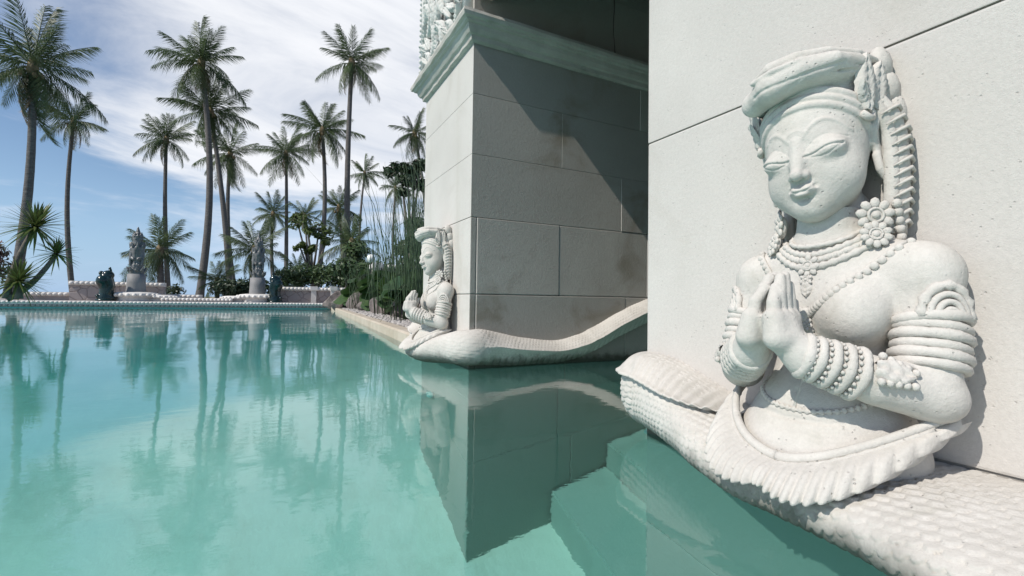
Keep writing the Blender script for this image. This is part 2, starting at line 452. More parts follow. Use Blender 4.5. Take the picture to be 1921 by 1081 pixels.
def sculpt_body():
    f = Field((-.03, -.24, -.02), (.33, .24, .56), .0026)
    f.ell((.062, 0, .405), (.088, .128, .10), 0)
    f.ell((.060, 0, .275), (.078, .098, .10), .05)
    f.ell((.075, 0, .180), (.098, .128, .085), .05); f.ell((.09, 0, .125), (.145, .155, .08), .05)
    f.ell((.118, 0, .190), (.066, .09, .075), .03)
    f.cap([(.068, 0, .43), (.074, 0, .56)], [.064, .051], .03)
    for sg in (1, -1):
        a = arm_axis(sg)
        f.cap([(.055, sg * .05, .470), a['sh']], [.046, .046], .035)
        f.ell(a['sh'], (.049, .046, .049), .03)
        f.ell((.116, sg * .062, .374), (.058, .056, .058), .026)
    f.torso = f.D.copy()
    for sg in (1, -1):
        a = arm_axis(sg)
        f.cap([a['sh'], (.080, sg * .156, .35), a['el']], [.046, .0425, .041], .012)
        f.cap([a['el'], (.175, sg * .118, .268), a['wr']], [.043, .039, .030], .010)
        f.ell((.092, sg * .172, .243), (.036, .034, .034), .012)
        f.cap([(.150, sg * .156, .286), (.138, sg * .166, .275)], .006, .008, cut=True)
    # hands pressed together: palm, thumb and four fingers each
    for sg in (1, -1):
        y0 = sg * .0150
        f.cap([(.250, sg * .048, .300), (.268, sg * .030, .326), (.266, sg * .022, .352)], [.031, .028, .024], .014)
        f.cap([(.292, sg * .026, .330), (.290, sg * .020, .362)], [.021, .0175], .012)
        f.cap([(.246, sg * .024, .338), (.242, sg * .020, .364)], [.020, .0170], .012)
        tips = [(.226, .418), (.238, .434), (.252, .431), (.266, .414)]
        roots = [(.236, .366), (.2535, .372), (.2710, .372), (.2885, .364)]
        for (tx, tz), (rx, rz) in zip(tips, roots):
            mx, mz = .5 * rx + .5 * tx + .007, .5 * (rz + tz)
            f.cap([(rx, sg * .0195, rz - .014), (mx, sg * .0165, mz), (tx, sg * .0095, tz)], [.0122, .0114, .0088], .0016)
            f.ell((rx + .002, sg * .0295, rz - .004), (.009, .006, .009), .005)
            f.ell((tx + .0035, sg * .0172, tz + .001), (.0045, .0018, .0062), .001)
        f.cap([(.250, sg * .020, .335), (.226, sg * .016, .360), (.212, sg * .010, .388)], [.0135, .0115, .0085], .004)
    f.cap([(.30, 0, .30), (.30, 0, .36), (.28, 0, .43)], .0016, .002, cut=True)
    # navel, belly fold
    f.ell((.186, .004, .232), (.012, .006, .006), .006, cut=True)
    f.cap([p for p in f.onface([(y, .186 + .9 * y * y) for y in np.linspace(-.075, .075, 15)], .001) if p[0] < .21], .0035, .006, cut=True)
    f.full, f.D = f.D, f.torso
    return f

def leaf_relief(mb, root, tip, out, w, th, veins=5):
    """a carved pointed leaf lying along root->tip, facing out"""
    root, tip, out = Vector(root), Vector(tip), Vector(out).normalized()
    d = tip - root; L = d.length; d = d / L; side = d.cross(out).normalized(); out = side.cross(d)
    n, m = 14, 9; V = []; 
    for i in range(n + 1):
        t = i / n
        ww = w * (math.sin(math.pi * min(1, t * .9 + .1)) ** .8) * (1 + .05 * (1 if (i % 2) else -1) * (0 < i < n))
        for j in range(m):
            q = -1 + 2 * j / (m - 1)
            hgt = th * (1 - q * q * .7) * (1 - .5 * t) - th * .45 * math.exp(-(q / .14) ** 2)
            hgt += th * .22 * math.cos((t * veins + abs(q) * 1.1) * 2 * math.pi) * (abs(q) < .9)
            if j in (0, m - 1): hgt = -th * .8
            V.append(root + d * (L * (t + .05 * abs(q))) + side * (q * ww) + out * hgt)
    mb.add(V, [(i * m + j, i * m + j + 1, (i + 1) * m + j + 1, (i + 1) * m + j) for i in range(n) for j in range(m - 1)])
def rosette(mb, c, out, r, petals=9, up=(0, 0, 1)):
    c, out = Vector(c), Vector(out).normalized(); a = (Vector(up) - out * Vector(up).dot(out)).normalized(); b = out.cross(a)
    M = Matrix((a, b, out)).transposed()
    mb.ball(c - out * r * .15, (r * .8, r * .8, r * .30), 16, 6, ax=M)
    for k in range(petals):
        t = 2 * math.pi * k / petals; dr = a * math.cos(t) + b * math.sin(t); tn = out.cross(dr)
        mb.ball(c + dr * r * .72 + out * r * .06, (r * .34, r * .27, r * .15), 8, 5, ax=Matrix((dr, tn, out)).transposed())
    mb.tube([c + (a * math.cos(t) + b * math.sin(t)) * r * .40 + out * r * .14 for t in np.linspace(0, 2 * math.pi, 15)], r * .08, 6, cap=False)
    mb.ball(c + out * r * .13, (r * .24, r * .24, r * .15), 8, 6, ax=M)
def rope(mb, pts, r, twist=.5, n=7, amp=.22):
    """a corded tube: radius swells in a repeated rhythm along it"""
    pts = [Vector(p) for p in pts]; mb.tube(pts, [r * (1 + amp * math.sin(i * twist * math.pi)) for i in range(len(pts))], n)
def ring(mb, c, axis, r, tr, ry=None, n=36, a0=0, a1=2 * math.pi, bead=0., up=(0, 0, 1)):
    c, axis = Vector(c), Vector(axis).normalized(); u = Vector(up) if abs(axis.dot(Vector(up))) < .9 else Vector((1, 0, 0))
    a = (u - axis * u.dot(axis)).normalized(); b = axis.cross(a); ry = ry or r
    P = [c + a * r * math.cos(t) + b * ry * math.sin(t) for t in np.linspace(a0, a1, n + 1)]
    full = a1 - a0 > 6.2
    if full: P = P[:-1]
    mb.tube(P, [tr * (1 + (bead * (.5 if i % 2 else -.5)) + .10 * math.sin(2 * math.pi * 5 * i / n)) for i in range(len(P))], 8, cap=False, closed=full)

HEAD_R = np.array(Matrix.Rotation(rad(-8), 3, 'Z') @ Matrix.Rotation(rad(-6), 3, 'X') @ Matrix.Rotation(rad(11), 3, 'Y'))
CAP_R = np.array(Matrix.Rotation(rad(-8), 3, 'Z') @ Matrix.Rotation(rad(-4), 3, 'X') @ Matrix.Rotation(rad(1), 3, 'Y'))
def turn(V, c=(.105, 0, .645), d=(-.004, .010, .013), R=None):
    """the head is bowed, turned a little and tilted"""
    V = np.array(V, np.float64) - np.array(c); return V @ (HEAD_R if R is None else R).T + np.array(c) + np.array(d)

def figure_parts():
    """list of (part name, mesh, [(sub-part name, mesh)])"""
    ms = MAT['statue_stone']; parts = []
    head = sculpt_head(); body = sculpt_body(); capf = sculpt_cap()
    body.D = body.full; V, Q = to_world_side(*body.surface()); body.D = body.torso; parts.append(('body', fastmesh('figure_body', V, Q, ms), []))
    V, Q = head.surface(); V, Q = to_world_side(turn(V), Q); hd = ('head', fastmesh('figure_head', V, Q, ms), []); parts.append(hd)
    V, Q = capf.surface(); V, Q = to_world_side(turn(V, d=(-.014, .010, .012), R=CAP_R), Q); parts.append(('headdress', fastmesh('figure_headdress', V, Q, ms), []))
    # leaves over the ears
    for sg in (1, -1):
        mb = MB()
        leaf_relief(mb, (.105, sg * .094, .700), (.093, sg * .104, .797), (.55, sg, .05), .019, .008, 6)
        leaf_relief(mb, (.078, sg * .099, .698), (.052, sg * .112, .782), (.5, sg, 0), .022, .008, 6)
        leaf_relief(mb, (.058, sg * .099, .690), (.012, sg * .114, .768), (.4, sg, 0), .019, .008, 5)
        leaf_relief(mb, (.098, sg * .093, .705), (.122, sg * .100, .752), (.6, sg, 0), .011, .006, 4)
        mb.tube([(.118, sg * .088, .700), (.110, sg * .094, .690), (.098, sg * .097, .688), (.092, sg * .098, .697), (.099, sg * .097, .704)], [.006, .0065, .006, .005, .004], 8)
        for k in range(3):
            mb.ball((.014 - .004 * k, sg * (.104 + .004 * k), .785 - .045 * k), (.030, .018, .034), 10, 6)
        mb.v = [tuple(p) for p in turn(mb.v)]; parts.append(('leaf_crest', flipped(mb).mesh('leaf_crest', ms), []))
    # the hanging tresses behind each ear with their chevron carving
    for sg in (1, -1):
        mb = MB()
        Z = np.linspace(.760, .512, 24)
        def tr_(z): return .034 + .030 * max(0, (z - .69) / .07), .092 + .005 * math.sin((.7 - z) * 18) - .010 * max(0, (z - .70) / .06)
        for off, rad_ in ((0, .0172), (-.018, .0165), (.014, .012)):
            mb.tube([(tr_(z)[0] + off, sg * (tr_(z)[1] - .25 * abs(off)), z) for z in Z], [rad_ * min(1, .35 + i * .22) * (1 + .05 * math.sin(i * 1.9)) for i in range(24)], 12)
        for k in range(12):
            z = .728 - .0182 * k; x0, y0 = tr_(z)
            mb.tube([(x0 + .026, sg * (y0 + .004), z - .011), (x0 + .016, sg * (y0 + .015), z - .003), (x0 + .002, sg * (y0 + .0205), z + .004), (x0 - .018, sg * (y0 + .017), z + .001), (x0 - .030, sg * (y0 + .006), z - .006)], [.001, .0028, .0036, .0028, .001], 7)
        parts.append(('hair_tress', flipped(mb).mesh('hair_tress', ms), []))
        mb = MB()
        rosette(mb, (.092, sg * .085, .540), (.62, sg * .72, .05), .030, 9)
        rosette(mb, (.103, sg * .091, .506), (.72, sg * .62, .25), .024, 10)
        for k in range(6): mb.ball((.062 - .004 * k, sg * .105, .56 - .014 * k), .0085, 7, 5)
        parts.append(('ear_ornament', flipped(mb).mesh('ear_ornament', ms), []))
    # collar and necklace follow the chest
    def chest(yz, off): return body.onface(yz, off)
    mb = MB()
    def drape(w, z0, dip, p=1.8): return [(w * t, z0 + dip * (abs(t) ** p)) for t in np.linspace(-1, 1, 57)]
    rope(mb, chest(drape(.088, .476, .040), .002), .0062, .55)
    rope(mb, chest(drape(.098, .452, .050), .002), .0062, .5)
    bandp = drape(.093, .464, .045)
    mb.tube(chest(bandp, -.001), .0075, 8)
    for i, p in enumerate(chest(bandp[::2], .004)):
        mb.ball(p, (.0045, .0052, .0052), 6, 4)
    nk = [(.074 + .066 * math.cos(a), .060 * math.sin(a), .492 + .028 * (abs(a) / 1.5) ** 2) for a in np.linspace(-1.75, 1.75, 50)]
    rope(mb, nk, .0045, .5)
    x = body.front([0], [.458])[0]
    rosette(mb, (x + .004, 0, .456), (1, 0, .15), .021, 8)
    rosette(mb, (body.front([0], [.432])[0] + .004, 0, .431), (1, 0, .1), .012, 6)
    leaf_relief(mb, (body.front([0], [.428])[0] + .002, 0, .428), (body.front([0], [.398])[0] + .002, 0, .400), (1, 0, 0), .012, .006, 3)
    parts.append(('collar', flipped(mb).mesh('collar', ms), []))
    for sg in (1, -1):
        mb = MB()
        path = [(sg * (.128 - .128 * t - .012 * math.sin(math.pi * t)), .493 - .122 * t - .018 * math.sin(math.pi * t)) for t in np.linspace(0, 1, 19)]
        P = chest(path, .002)
        mb.tube(P, .0035, 6)
        for i, p in enumerate(P):
            q = P[min(i + 1, len(P) - 1)]; o = P[max(i - 1, 0)]
            d = Vector(q) - Vector(o); side = d.cross(Vector((1, 0, 0))).normalized() if d.length > 1e-6 else Vector((0, 0, 1))
            mb.ball(Vector(p) + side * (-sg * .004), (.0060, .0075, .0075), 8, 6)
        parts.append(('body_chain', flipped(mb).mesh('body_chain', ms), []))
    mb = MB()
    P = chest([(.004 * math.sin(t * 9), .372 - .075 * t) for t in np.linspace(0, 1, 8)], .003)
    for p in P: mb.ball(p, (.0065, .0085, .0085), 8, 6)
    ch0 = P[-1]
    if P: rosette(mb, Vector(P[2]) + Vector((.004, 0, 0)), (1, 0, 0), .014, 7)
    mb.tube(P, .004, 6)
    P = [p for p in chest([(.10 * math.cos(t), .235 - .035 * math.sin(t)) for t in np.linspace(0, math.pi, 29)], .002)]
    mb.tube(P, .003, 6); mb.tube([ch0, chest([(0, .28)], .001)[0], P[len(P) // 2]], .003, 6)
    for p in P: mb.ball(p, (.004, .0055, .0055), 7, 5)
    parts.append(('belly_chain', flipped(mb).mesh('belly_chain', ms), []))
    # arm bands, bracelets
    for sg in (1, -1):
        a = arm_axis(sg); sh, el, wr = Vector(a['sh']), Vector(a['el']), Vector(a['wr'])
        mid = Vector((.080, sg * .156, .35))
        mb = MB()
        for k, z in enumerate([.362, .349, .335, .320, .306, .292]):
            t = (z - .252) / (.35 - .252); c = el.lerp(mid, t) if t < 1 else mid.lerp(sh, (z - .35) / .095)
            ring(mb, c, (mid - el) if t < 1 else (sh - mid), .0440 if k % 2 else .0460, .0088 if k in (0, 2, 4) else .0080, n=40, bead=.10)
        c = mid.lerp(sh, .10); ax = (sh - mid).normalized(); outv = Vector((.60, sg * .80, .05)).normalized(); outv = (outv - ax * outv.dot(ax)).normalized(); tv = ax.cross(outv)
        for j, (rr, tr) in enumerate([(.040, .0075), (.0285, .0052), (.0185, .0050), (.0090, .0048)]):
            P = []
            for t in np.linspace(0, math.pi, 17):
                u, h = rr * math.cos(t), rr * 1.22 * math.sin(t)
                th = u / .05
                P.append(c + ax * h + outv * (.0470 * math.cos(th) + .001) + tv * (.0470 * math.sin(th)))
            if j == 0: rope(mb, P, tr, .8, 7, .28)
            else: mb.tube(P, tr, 7)
        parts.append(('armband', flipped(mb).mesh('armband', ms), []))
        mb = MB(); fa = Vector((.175, sg * .118, .268)); d = (wr - fa).normalized()
        for k, t in enumerate([.30, .50, .70, .90, 1.06]):
            r0 = .0405 - .0085 * min(1, t)
            ring(mb, fa + (wr - fa) * t, d, r0 - .001, .0082, n=36, bead=.08)
            if k < 4:
                cc = fa + (wr - fa) * (t + .10)
                a1 = (Vector((0, 0, 1)) - d * d.z).normalized(); b1 = d.cross(a1)
                for q in range(22):
                    th = 2 * math.pi * q / 22
                    mb.ball(cc + (a1 * math.cos(th) + b1 * math.sin(th)) * (r0 + .0022), .0034, 6, 4)
        c0 = fa + (wr - fa) * .24; a1 = (Vector((0, 0, 1)) - d * d.z).normalized(); b1 = d.cross(a1) * (1 if sg < 0 else -1)
        o1 = (a1 * .35 - b1 * -.94) if False else (a1 * .45 + Vector((.5, sg * .8, 0))).normalized()
        o1 = (o1 - d * o1.dot(d)).normalized()
        leaf_relief(mb, c0 + o1 * .040, c0 + o1 * .044 - d * .055, o1, .023, .011, 3)
        for k in range(5):
            tt = k / 4; sd = d.cross(o1)
            mb.ball(c0 + o1 * .041 - d * (.012 + .046 * tt) + sd * (.022 * (1 - .5 * tt)) * (1), .0062, 7, 5)
            mb.ball(c0 + o1 * .041 - d * (.012 + .046 * tt) - sd * (.022 * (1 - .5 * tt)) * (1), .0062, 7, 5)
        parts.append(('bracelet', flipped(mb).mesh('bracelet', ms), []))
    # pleated hip flaps: a fan on each side
    for sg in (1, -1):
        nS, nT = 90, 16; V = []
        for i in range(nS + 1):
            u = i / nS
            top = Vector((.214 - .155 * u ** 2.6, sg * (-.012 + .200 * u), .118 + .096 * u ** 1.7))
            dn = Vector((1.0 - .55 * u ** 3, sg * .30 * u, -.85)).normalized()
            ln = (.046 + .040 * math.sin(math.pi * min(1, u * 1.02 + .02))) * (1 - .8 * u ** 5)
            for j in range(nT + 1):
                v = j / nT
                pl = .0090 * abs(math.sin(u * math.pi * 13)) ** .6 * min(1, v * 3)
                bul = .022 * math.sin(math.pi * (v * .75 + .1))
                sc = .006 * abs(math.sin(u * math.pi * 13)) * (v > .8)
                V.append(top + dn * (ln * v + sc) + Vector((1, sg * .35, .2)).normalized() * (bul + pl) * (1 - u ** 6))
        for i in range(nS + 1):                                   # underside returns into the body
            b = V[i * (nT + 1) + nT]; V.append(Vector((b.x - .035, b.y, b.z + .002)))
        m = nT + 1
        Fc = [(i * m + j, i * m + j + 1, (i + 1) * m + j + 1, (i + 1) * m + j) for i in range(nS) for j in range(nT)]
        Fc += [(i * m + nT, (nS + 1) * m + i, (nS + 1) * m + i + 1, (i + 1) * m + nT) for i in range(nS)]
        if sg > 0: Fc = [q[::-1] for q in Fc]
        mb = MB(); mb.add(V, Fc)
        hem = [Vector((.218 - .160 * u ** 2.6, sg * (.000 + .186 * u), .124 + .098 * u ** 1.7)) for u in np.linspace(0, 1, 26)]
        mb.tube(hem, [.0095 - .003 * (i / 25) for i in range(26)], 10)
        hem2 = [p + Vector((.010, 0, -.012)) for p in hem[:24]]; rope(mb, hem2, .0055, .9, 8, .15)
        parts.append(('hip_flap', flipped(mb).mesh('hip_flap', ms), []))
    return parts

def scale_height(u, v):
    """overlapping round scales, tips towards +v; returns 0..1"""
    out = np.zeros_like(u); done = np.zeros(u.shape, bool)
    r0 = np.floor(v)
    for k in (-1, 0, 1):                                   # rows above lie over rows below
        row = r0 + k; off = np.where(np.mod(row, 2) == 0, 0., .5)
        du = u - (np.round(u - off) + off); dv = v - row
        ins = (np.abs(du) < .56) & (dv > -.6) & ((du / .56) ** 2 + (np.maximum(dv - .35, 0) / .85) ** 2 < 1) & (dv < 1.2)
        h = .25 + .75 * np.clip((dv + .2) / 1.4, 0, 1)
        rim = 1 - ((du / .56) ** 2 + (np.maximum(dv - .35, 0) / .85) ** 2)
        h = h * np.clip(rim * 5, 0, 1) ** .5
        new = ins & ~done; out[new] = h[new]; done |= ins
    return out

def tail_mesh(name, wall, prof, step, scale, amp, smax, smin=0., na=None, ridge=None):
    """half-round tail that hugs the wall. wall(s) -> (point, outward normal); prof(s) -> (rn, zc, rv)"""
    ns = int((smax - smin) / step) + 1; ss = np.linspace(smin, smax, ns); na = na or int(.34 / step)
    aa = np.linspace(0, math.pi, na)
    P = np.array([wall(s)[0] for s in ss], float); N = np.array([wall(s)[1] for s in ss], float); N /= np.linalg.norm(N, axis=1)[:, None]
    R = np.array([prof(s) for s in ss])
    sa, ca = np.sin(aa), np.cos(aa)
    sx = np.sign(sa) * np.abs(sa) ** .8; cx = np.sign(ca) * np.abs(ca) ** .9
    X = R[:, 0][:, None] * sx[None]; Z = R[:, 1][:, None] + R[:, 2][:, None] * cx[None]
    if ridge is not None:                                  # past s = ridge the section turns into a sloped top with an undercut flank
        w = np.clip((ss - ridge) / .18, 0, 1); w = (w * w * (3 - 2 * w))[:, None]; t = (aa / math.pi)[None]
        X2 = R[:, 0][:, None] * np.where(t < .5, (t / .5) ** .9, 1 - .72 * np.clip((t - .5) / .5, 0, 1) ** .8); Z2 = R[:, 1][:, None] + R[:, 2][:, None] * np.where(t < .5, 1 - .85 * (t / .5) ** 1.4, .15 - 1.15 * (t - .5) / .5)
        X = X * (1 - w) + X2 * w; Z = Z * (1 - w) + Z2 * w
    arc = np.zeros_like(X); arc[:, 1:] = np.cumsum(np.sqrt(np.diff(X, axis=1) ** 2 + np.diff(Z, axis=1) ** 2), axis=1)
    su = ss[:, None] + 0 * arc
    wob = .14 * np.sin(su * 31 + arc * 19) + .07 * np.sin(su * 57 - arc * 43); wob2 = .13 * np.sin(su * 27 - arc * 35 + 1) + .06 * np.sin(su * 63 + arc * 21)
    wear = .86 + .18 * np.sin(su * 17 + arc * 29) + .14 * np.sin(su * 41 - arc * 13 + 2)
    h = scale_height(su / scale + wob, arc / scale * 1.15 + wob2) * amp * np.clip(wear, .3, 1.2)
    fade = np.clip((math.pi * .80 - aa) / .25, 0, 1)[None]
    rid = (np.abs(np.sin(ss * 75))[:, None] ** .5) * .006 * (1 - fade)
    h = h * fade + rid
    nx, nz = sx / np.maximum(R[:, 0][:, None], .01), cx / np.maximum(R[:, 2][:, None], .01)
    ln = np.sqrt(nx ** 2 + nz ** 2); nx, nz = nx / ln, nz / ln
    X = X + nx * h; Z = Z + nz * h
    V = np.stack([P[:, 0][:, None] + N[:, 0][:, None] * X, P[:, 1][:, None] + N[:, 1][:, None] * X, Z], -1).reshape(-1, 3)
    i, j = np.meshgrid(np.arange(ns - 1), np.arange(na - 1), indexing='ij'); b = (i * na + j).ravel()
    Q = np.stack([b, b + 1, b + na + 1, b + na], 1)
    # outward faces: test one
    k = len(Q) // 2; q = Q[k]; nrm = np.cross(V[q[1]] - V[q[0]], V[q[2]] - V[q[0]]); ii = q[0] // na
    if nrm[0] * N[ii, 0] + nrm[1] * N[ii, 1] < 0: Q = Q[:, ::-1]
    return fastmesh(name, V, Q, MAT['statue_stone'])
def interp(tab):
    xs = [t[0] for t in tab]; ys = np.array([t[1:] for t in tab])
    def g(s):
        # smooth cubic through the table
        i = int(np.clip(np.searchsorted(xs, s) - 1, 0, len(xs) - 2)); t = (s - xs[i]) / (xs[i + 1] - xs[i]); t = min(max(t, 0), 1)
        p1, p2 = ys[i], ys[i + 1]; p0 = ys[max(i - 1, 0)]; p3 = ys[min(i + 2, len(xs) - 1)]
        return .5 * ((2 * p1) + (-p0 + p2) * t + (2 * p0 - 5 * p1 + 4 * p2 - p3) * t ** 2 + (-p0 + 3 * p1 - 3 * p2 + p3) * t ** 3)
    return g
def wall_path(sg, corner, rc=.05):
    """walk along the pillar face from the figure, round the corner and into the passage (pillar-local: x into the wall)"""
    L1 = corner - rc
    def w(s):
        if s < L1: return (0, sg * s), (-1, 0)
        q = rc * math.pi / 2
        if s < L1 + q:
            a = (s - L1) / rc; return (rc - rc * math.cos(a) , sg * (L1 + rc * math.sin(a))), (-math.cos(a), sg * math.sin(a))
        return (rc + s - L1 - q, sg * corner), (0, sg)
    def w3(s):
        p, n = w(s); return (p[0], p[1], 0), (n[0], n[1], 0)
    return w3
def fin_flap(name, wall, prof, s0, s1):
    """a feathered fin folded over the top of the tail, broad at the corner and pointed towards the figure"""
    nS, nT = 110, 26; V = []; m = nT + 1
    for i in range(nS + 1):
        u = i / nS; s = s0 + (s1 - s0) * u
        p, n = wall(s); p, n = Vector(p), Vector(n); rn, zc, rv = prof(s)
        amax = (.10 + .40 * u ** .75 + .05 * math.sin(u * 5)) * math.pi
        for j in range(nT + 1):
            v = j / nT; a = amax * v; sa, ca = math.sin(a), math.cos(a)
            off = .004 + .014 * v ** 2 + .007 * math.exp(-((v - .97) / .05) ** 2) + .0036 * math.sin((s * 230 + v * 9)) * (.2 + v) + .012 * max(0, u - .85) / .15
            X = rn * sa ** .8; Z = zc + rv * (abs(ca) ** .9) * (1 if ca > 0 else -1)
            V.append(p + n * (X + off * (.3 + .7 * sa)) + Vector((0, 0, Z + off * max(.25, ca))))
        q = V[-1]; V.append(q - n * .030 - Vector((0, 0, .010)))
    m = nT + 2
    Fc = [(i * m + j, i * m + j + 1, (i + 1) * m + j + 1, (i + 1) * m + j) for i in range(nS) for j in range(nT + 1)]
    e = nS * m; tipc = len(V); p, n = wall(s1); rn, zc, rv = prof(s1)
    V.append(Vector(p) + Vector(n) * rn * .3 + Vector((0, 0, zc + rv * .2)))
    Fc += [(e + j, e + j + 1, tipc) for j in range(nT + 1)]
    q = Fc[len(Fc) // 3]; nr = (Vector(V[q[1]]) - Vector(V[q[0]])).cross(Vector(V[q[2]]) - Vector(V[q[0]]))
    if nr.z < 0: Fc = [g[::-1] for g in Fc]
    mb = MB(); mb.add(V, Fc); return mb.mesh(name, MAT['statue_stone'])
# ------------------------------------------------------------------ more materials
def plain(name, c0, c1, scale=6, rough=.85, bump=.002, bscale=40, spec=.3, world=True, stretch=None):
    t = NT(name)
    if world: t.world()
    t.color(t.mix(t.ramp(t.noise(scale, 5, .6, .3, stretch=stretch), .3, .7), c0, c1)).rough(rough)
    if bump: t.normal(t.bump(t.noise(bscale, 4, .6), bump))
    t.b.inputs['Specular IOR Level'].default_value = spec
    return t
plain('plaster', (.36, .315, .295), (.44, .39, .365), 3, .9, .004, 14)
t = plain('crackle_plaster', (.33, .285, .27), (.41, .355, .335), 3, .9, .0)
vv = t.n('ShaderNodeTexVoronoi', feature='DISTANCE_TO_EDGE'); vv.inputs['Scale'].default_value = 3.2; t.l(t.co, vv.inputs['Vector'])
t.normal(t.bump(t.ramp(vv.outputs[0], 0, .06), .012))
t.color(t.mix(t.ramp(vv.outputs[0], 0, .035, .75, 0), (.38, .33, .31), (.16, .13, .12)))
plain('white_trim', (.60, .57, .53), (.70, .67, .63), 5, .8, .003, 30)
plain('deck_stone', (.30, .265, .25), (.38, .34, .32), 2.5, .85, .003, 20)
plain('coping_sandstone', (.40, .34, .26), (.48, .42, .34), 3, .8, .003, 25)
plain('pebble_pale', (.22, .20, .185), (.48, .45, .42), 23, .7, .001, 60)
plain('rock', (.10, .085, .08), (.21, .18, .165), 5, .85, .02, 9)
plain('soil', (.07, .055, .04), (.12, .10, .075), 3, .95, .02, 12)
plain('ground_sand', (.20, .19, .13), (.27, .25, .18), .4, .95, .02, 3)
plain('bronze', (.085, .09, .088), (.17, .17, .165), 8, .33, .004, 22, .6)
plain('pedestal_grey', (.20, .195, .195), (.25, .245, .24), 3, .6, .002, 22)
t = plain('green_glaze', (.003, .012, .011), (.006, .026, .023), 4, .2, .002, 9, .5)
t.b.inputs['Coat Weight'].default_value = .25; t.b.inputs['Coat Roughness'].default_value = .05
plain('bark_palm', (.085, .080, .076), (.16, .15, .142), 5, .9, .02, 10, world=False, stretch=(1, 1, 7))
plain('bark_branch', (.10, .085, .07), (.17, .15, .125), 6, .9, .01, 14, world=False)
plain('husk', (.16, .12, .07), (.26, .20, .12), 5, .9, .01, 15, world=False)
plain('globe_glass', (.80, .79, .74), (.84, .83, .79), 3, .35, .0, 9, .5)
plain('dark_metal', (.03, .03, .03), (.05, .05, .05), 5, .5, .001, 30)
plain('nozzle_plastic', (.25, .52, .50), (.32, .58, .55), 5, .4, .0, 30, .5)
def leafmat(name, c0, c1, trans=.3, scale=3., rough=.45, glow=None):
    t = NT(name).world()
    oi = t.n('ShaderNodeObjectInfo')
    f = t.math('ADD', t.math('MULTIPLY', t.ramp(t.noise(scale, 3), .3, .7), .65), t.math('MULTIPLY', oi.outputs['Random'], .35))
    col = t.mix(f, c0, c1); t.color(col).rough(rough)
    t.b.inputs['Specular IOR Level'].default_value = .4
    tr = t.n('ShaderNodeBsdfTranslucent'); t.l(col, tr.inputs[0])
    mx = t.n('ShaderNodeMixShader'); mx.inputs[0].default_value = trans
    t.l(t.b.outputs[0], mx.inputs[1]); t.l(tr.outputs[0], mx.inputs[2])
    t.l(mx.outputs[0], t.t.nodes['Material Output'].inputs[0])
    return t.m
leafmat('palm_leaf', (.052, .086, .038), (.125, .17, .074), .36, .8)
leafmat('palm_leaf_dry', (.15, .115, .055), (.24, .19, .10), .25, 1.5)
leafmat('yucca_leaf', (.075, .105, .03), (.17, .20, .06), .25, 5)
leafmat('hedge_leaf', (.038, .068, .026), (.085, .13, .045), .2, 2)
leafmat('tree_leaf', (.055, .085, .025), (.12, .16, .045), .3, 1.2)
leafmat('dark_leaf', (.025, .045, .024), (.055, .085, .04), .2, 1.5)
leafmat('reed_green', (.045, .085, .045), (.12, .17, .085), .3, 2)
leafmat('lotus_leaf', (.02, .055, .018), (.06, .11, .03), .25, 2)
leafmat('red_leaf', (.16, .05, .05), (.10, .10, .05), .25, 5)

# water: white mirror by Fresnel over a blue-green refraction
t = NT('pool_water').world()
t.t.nodes.remove(t.b)
wv1 = t.noise(2.3, 3, .5, .3, stretch=(1, 1.6, 1)); wv2 = t.noise(13, 4, .55, .4, stretch=(1, 1.8, 1)); wv3 = t.noise(.7, 2, .5)
b1 = t.bump(wv1, .0011); b2 = t.bump(wv2, .00034, 1, b1)
gl = t.n('ShaderNodeBsdfGlossy'); gl.inputs['Roughness'].default_value = 0.0; gl.inputs[0].default_value = (1, 1, 1, 1)
rf = t.n('ShaderNodeBsdfRefraction'); rf.inputs['Roughness'].default_value = 0.0; rf.inputs['IOR'].default_value = 1.333
rf.inputs[0].default_value = (.655, .945, .925, 1)
fr = t.n('ShaderNodeFresnel'); fr.inputs['IOR'].default_value = 1.333
for q in (gl, rf, fr): t.l(b2, q.inputs['Normal'])
mx = t.n('ShaderNodeMixShader'); t.l(fr.outputs[0], mx.inputs[0]); t.l(rf.outputs[0], mx.inputs[1]); t.l(gl.outputs[0], mx.inputs[2])
t.l(mx.outputs[0], t.t.nodes['Material Output'].inputs[0])
t = NT('pool_floor_plaster').world()
col = t.mix(t.ramp(t.noise(.5, 4, .6), .3, .7), (.60, .65, .59), (.69, .72, .65))
col = t.mix(t.ramp(t.noise(3, 5, .65, .5), .45, .75, 0, .5), col, (.46, .50, .42))
# pale plaster by the gateway, painted darker with distance for light lost in water
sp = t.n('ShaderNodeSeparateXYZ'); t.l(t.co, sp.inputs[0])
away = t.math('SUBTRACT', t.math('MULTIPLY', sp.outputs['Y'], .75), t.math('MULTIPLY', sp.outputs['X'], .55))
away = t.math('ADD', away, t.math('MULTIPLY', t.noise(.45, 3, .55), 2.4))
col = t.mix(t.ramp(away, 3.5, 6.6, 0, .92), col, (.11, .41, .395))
t.color(col).rough(.85).normal(t.bump(t.noise(8, 4, .6), .01))
